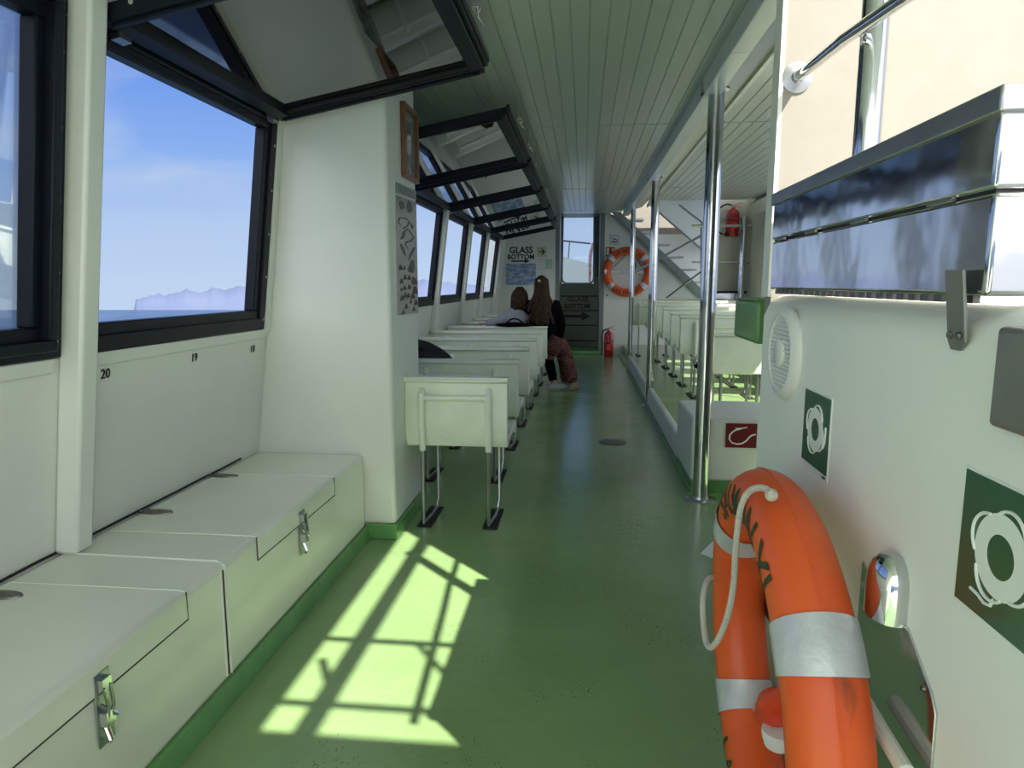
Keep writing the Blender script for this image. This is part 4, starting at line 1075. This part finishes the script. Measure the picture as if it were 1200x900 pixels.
# ------------------------------------------------------------------ outside: bow, deck aft, sea, island
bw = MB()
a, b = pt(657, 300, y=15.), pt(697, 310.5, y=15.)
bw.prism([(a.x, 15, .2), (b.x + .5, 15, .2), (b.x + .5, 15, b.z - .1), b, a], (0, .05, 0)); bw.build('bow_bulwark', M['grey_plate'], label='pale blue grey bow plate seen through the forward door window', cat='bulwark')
BR = thing('bow_rail', (-.2, 15.0, 1.4), 'thin dark rail above the bow plate outside the forward door', 'handrail')
a, b, c = pt(655, 281.5, y=15.1), pt(692, 285.5, y=15.1), pt(667.5, 283, y=15.1)
MB().tube([a, b], .018, 8).build('rail', M['navy'], BR); MB().tube([c, Vector((c.x - .03, 15.1, 1.6))], .014, 8).build('post', M['steel_dark'], BR)
fl = MB(); a, b = pt(695, 285, y=13.5), pt(691, 330, y=13.5)
fl.tube([a, a.lerp(b, .3) + Vector((-.03, 0, 0)), a.lerp(b, .6) + Vector((-.02, 0, 0)), b], [.02, .035, .03, .02], 8)
fl.build('furled_flag', mat('red_white_cloth', (.55, .50, .50), .8, col2=(.40, .03, .05), vscale=9), label='furled red and white flag outside the forward door window', cat='flag')
MB().box(-1.6, 3., 12.4, 16, -.1, .0).build('deck', M['deck_out'], label='foredeck outside the forward door', kind='structure', origin=False)
MB().box(-1.6, 3.2, -6, -1.3, -.1, .0).build('deck', M['deck_out'], label='open aft deck behind the cabin', kind='structure', origin=False)  # unseen aft deck, added to bounce sunlight into the cabin
MB().box(.82, 3.2, -1.3, 1.70, -.02, .06).build('deck', M['deck_out'], label='open side deck outside the starboard console', kind='structure', origin=False)

ps = math.atan(87 / F)
US = UPV * math.cos(ps) - FWD * math.sin(ps)            # sea-level "up" as the rolling boat sees it
NS = RGT.cross(US) * -1
NF = US.cross(RGT)                                       # horizontal forward in the sea frame
MS = Matrix((RGT, NF, US)).transposed().to_4x4()
MS.translation = Vector((0, 0, H)) - US * 3.0
sea = MB()
g = 24; S_ = 9000.
bmesh.ops.create_grid(sea.bm, x_segments=g, y_segments=g, size=S_)
so_ = sea.build('sea', M['sea'], label='blue sea with small waves outside the windows', cat='sea', kind='stuff', origin=False)
so_.matrix_world = MS
isl = MB(); D_ = 8000.
def mt(u):  # ridge height in pixels above the horizon
    u_ = [150, 158, 160, 166, 176, 187, 195, 203, 212, 220, 228, 240, 250, 262, 275, 290, 310, 350, 400, 450, 500, 540, 580, 640, 700]
    h_ = [0, 1, 12, 11, 14, 18, 14, 17, 20, 22, 18, 20, 23, 22, 24, 26, 28, 34, 38, 36, 34, 30, 26, 18, 10]
    for k in range(len(u_) - 1):
        if u_[k] <= u <= u_[k + 1]: return h_[k] + (h_[k + 1] - h_[k]) * (u - u_[k]) / (u_[k + 1] - u_[k])
    return 0
rows_ = []
cp = math.cos(ps)
for i in range(181):
    u = 157 + i * 3.; az = math.atan((u - 600) * cp / F)
    dirv = Vector((math.sin(az), math.cos(az), 0)); hh = mt(u) / F * D_ * (1 / math.cos(az)) ** .0 + (9 * math.sin(u * .23) + 5 * math.sin(u * .61)) * (1 if mt(u) > 3 else 0)
    rows_.append([isl.bm.verts.new(dirv * (D_ - 300) + Vector((0, 0, -5))), isl.bm.verts.new(dirv * (D_ - 120 + 25 * math.sin(u * .11)) + Vector((0, 0, hh * .5))), isl.bm.verts.new(dirv * D_ + Vector((0, 0, max(hh, 0)))), isl.bm.verts.new(dirv * (D_ + 600) + Vector((0, 0, -5)))])
for a, b in zip(rows_, rows_[1:]):
    for k in range(3): isl.bm.faces.new((a[k], b[k], b[k + 1], a[k + 1]))
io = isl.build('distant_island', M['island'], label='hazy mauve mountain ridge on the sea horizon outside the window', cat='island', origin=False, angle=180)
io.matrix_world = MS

# ------------------------------------------------------------------ light
SUND = Vector((-.956, 1.0, -1.56)).normalized()
sl_ = bpy.data.lights.new('sun', 'SUN'); sl_.energy = 13.0; sl_.angle = math.radians(.6); sl_.color = (1.0, .93, .80)
so2 = bpy.data.objects.new('sun', sl_); C.objects.link(so2); so2.rotation_euler = SUND.to_track_quat('-Z', 'Y').to_euler(); so2.location = (4, -4, 8)

wd = bpy.data.worlds.new('world'); bpy.context.scene.world = wd; wd.use_nodes = True
nt = wd.node_tree; nt.nodes.clear(); L = nt.links.new
out = nt.nodes.new('ShaderNodeOutputWorld'); bg = nt.nodes.new('ShaderNodeBackground'); tc = nt.nodes.new('ShaderNodeTexCoord')
sep = nt.nodes.new('ShaderNodeSeparateXYZ'); L(tc.outputs['Generated'], sep.inputs[0])
rp = nt.nodes.new('ShaderNodeValToRGB'); L(sep.outputs['Z'], rp.inputs[0])
e = rp.color_ramp.elements
e[0].position = 0.; e[0].color = (.47, .60, .80, 1); e[1].position = 1.; e[1].color = (.05, .12, .45, 1)
for p_, c_ in ((.08, (.40, .54, .79, 1)), (.17, (.23, .40, .79, 1)), (.28, (.125, .27, .74, 1)), (.45, (.09, .21, .70, 1))):
    q = e.new(p_); q.color = c_
mp = nt.nodes.new('ShaderNodeMapping'); mp.inputs['Scale'].default_value = (1.6, 1.6, 5.); mp.inputs['Location'].default_value = (.35, .1, .2); mp.inputs['Rotation'].default_value = (.15, .1, .4); L(tc.outputs['Generated'], mp.inputs[0])
nz = nt.nodes.new('ShaderNodeTexNoise'); nz.inputs['Scale'].default_value = 2.1; nz.inputs['Detail'].default_value = 9; nz.inputs['Roughness'].default_value = .55; nz.inputs['Distortion'].default_value = .7; L(mp.outputs[0], nz.inputs['Vector'])
cr = nt.nodes.new('ShaderNodeMapRange'); cr.inputs['From Min'].default_value = .43; cr.inputs['From Max'].default_value = .68; cr.inputs['To Max'].default_value = .62; L(nz.outputs['Fac'], cr.inputs['Value'])
mx = nt.nodes.new('ShaderNodeMixRGB'); L(cr.outputs[0], mx.inputs[0]); L(rp.outputs[0], mx.inputs[1]); mx.inputs[2].default_value = (.46, .56, .76, 1)
# added sky glow, centred aft of the sun to brighten aft-facing surfaces
dt = nt.nodes.new('ShaderNodeVectorMath'); dt.operation = 'DOT_PRODUCT'; nm = nt.nodes.new('ShaderNodeVectorMath'); nm.operation = 'NORMALIZE'
L(tc.outputs['Generated'], nm.inputs[0]); L(nm.outputs[0], dt.inputs[0]); dt.inputs[1].default_value = tuple(Vector((.28, -.84, .55)).normalized())
gl = nt.nodes.new('ShaderNodeMapRange'); gl.interpolation_type = 'SMOOTHSTEP'; gl.inputs['From Min'].default_value = .0; gl.inputs['From Max'].default_value = 1.; L(dt.outputs['Value'], gl.inputs['Value'])
m2 = nt.nodes.new('ShaderNodeMixRGB'); m2.blend_type = 'ADD'; m2.inputs[0].default_value = 1.
gc = nt.nodes.new('ShaderNodeVectorMath'); gc.operation = 'SCALE'; gc.inputs[0].default_value = (1.85, 1.8, 1.55); L(gl.outputs[0], gc.inputs['Scale'])
L(mx.outputs[0], m2.inputs[1]); L(gc.outputs[0], m2.inputs[2])
L(m2.outputs[0], bg.inputs[0]); bg.inputs[1].default_value = 1.; L(bg.outputs[0], out.inputs[0])

# ------------------------------------------------------------------ camera
cam = bpy.data.cameras.new('camera'); co = bpy.data.objects.new('camera', cam); C.objects.link(co)
cam.lens = 24; cam.sensor_width = 36; cam.sensor_fit = 'HORIZONTAL'; cam.clip_start = .02; cam.clip_end = 60000
mw = Matrix((RGT, UPV, -FWD)).transposed().to_4x4(); mw.translation = (0, 0, H); co.matrix_world = mw
sc_ = bpy.context.scene; sc_.camera = co
sc_.view_settings.view_transform = 'Standard'; sc_.view_settings.look = 'None'; sc_.view_settings.gamma = 1; sc_.view_settings.exposure = 0.14
sc_.view_settings.use_curve_mapping = False
try:
    sc_.cycles.max_bounces = 12; sc_.cycles.diffuse_bounces = 8; sc_.cycles.glossy_bounces = 5; sc_.cycles.transparent_max_bounces = 16
except Exception: pass
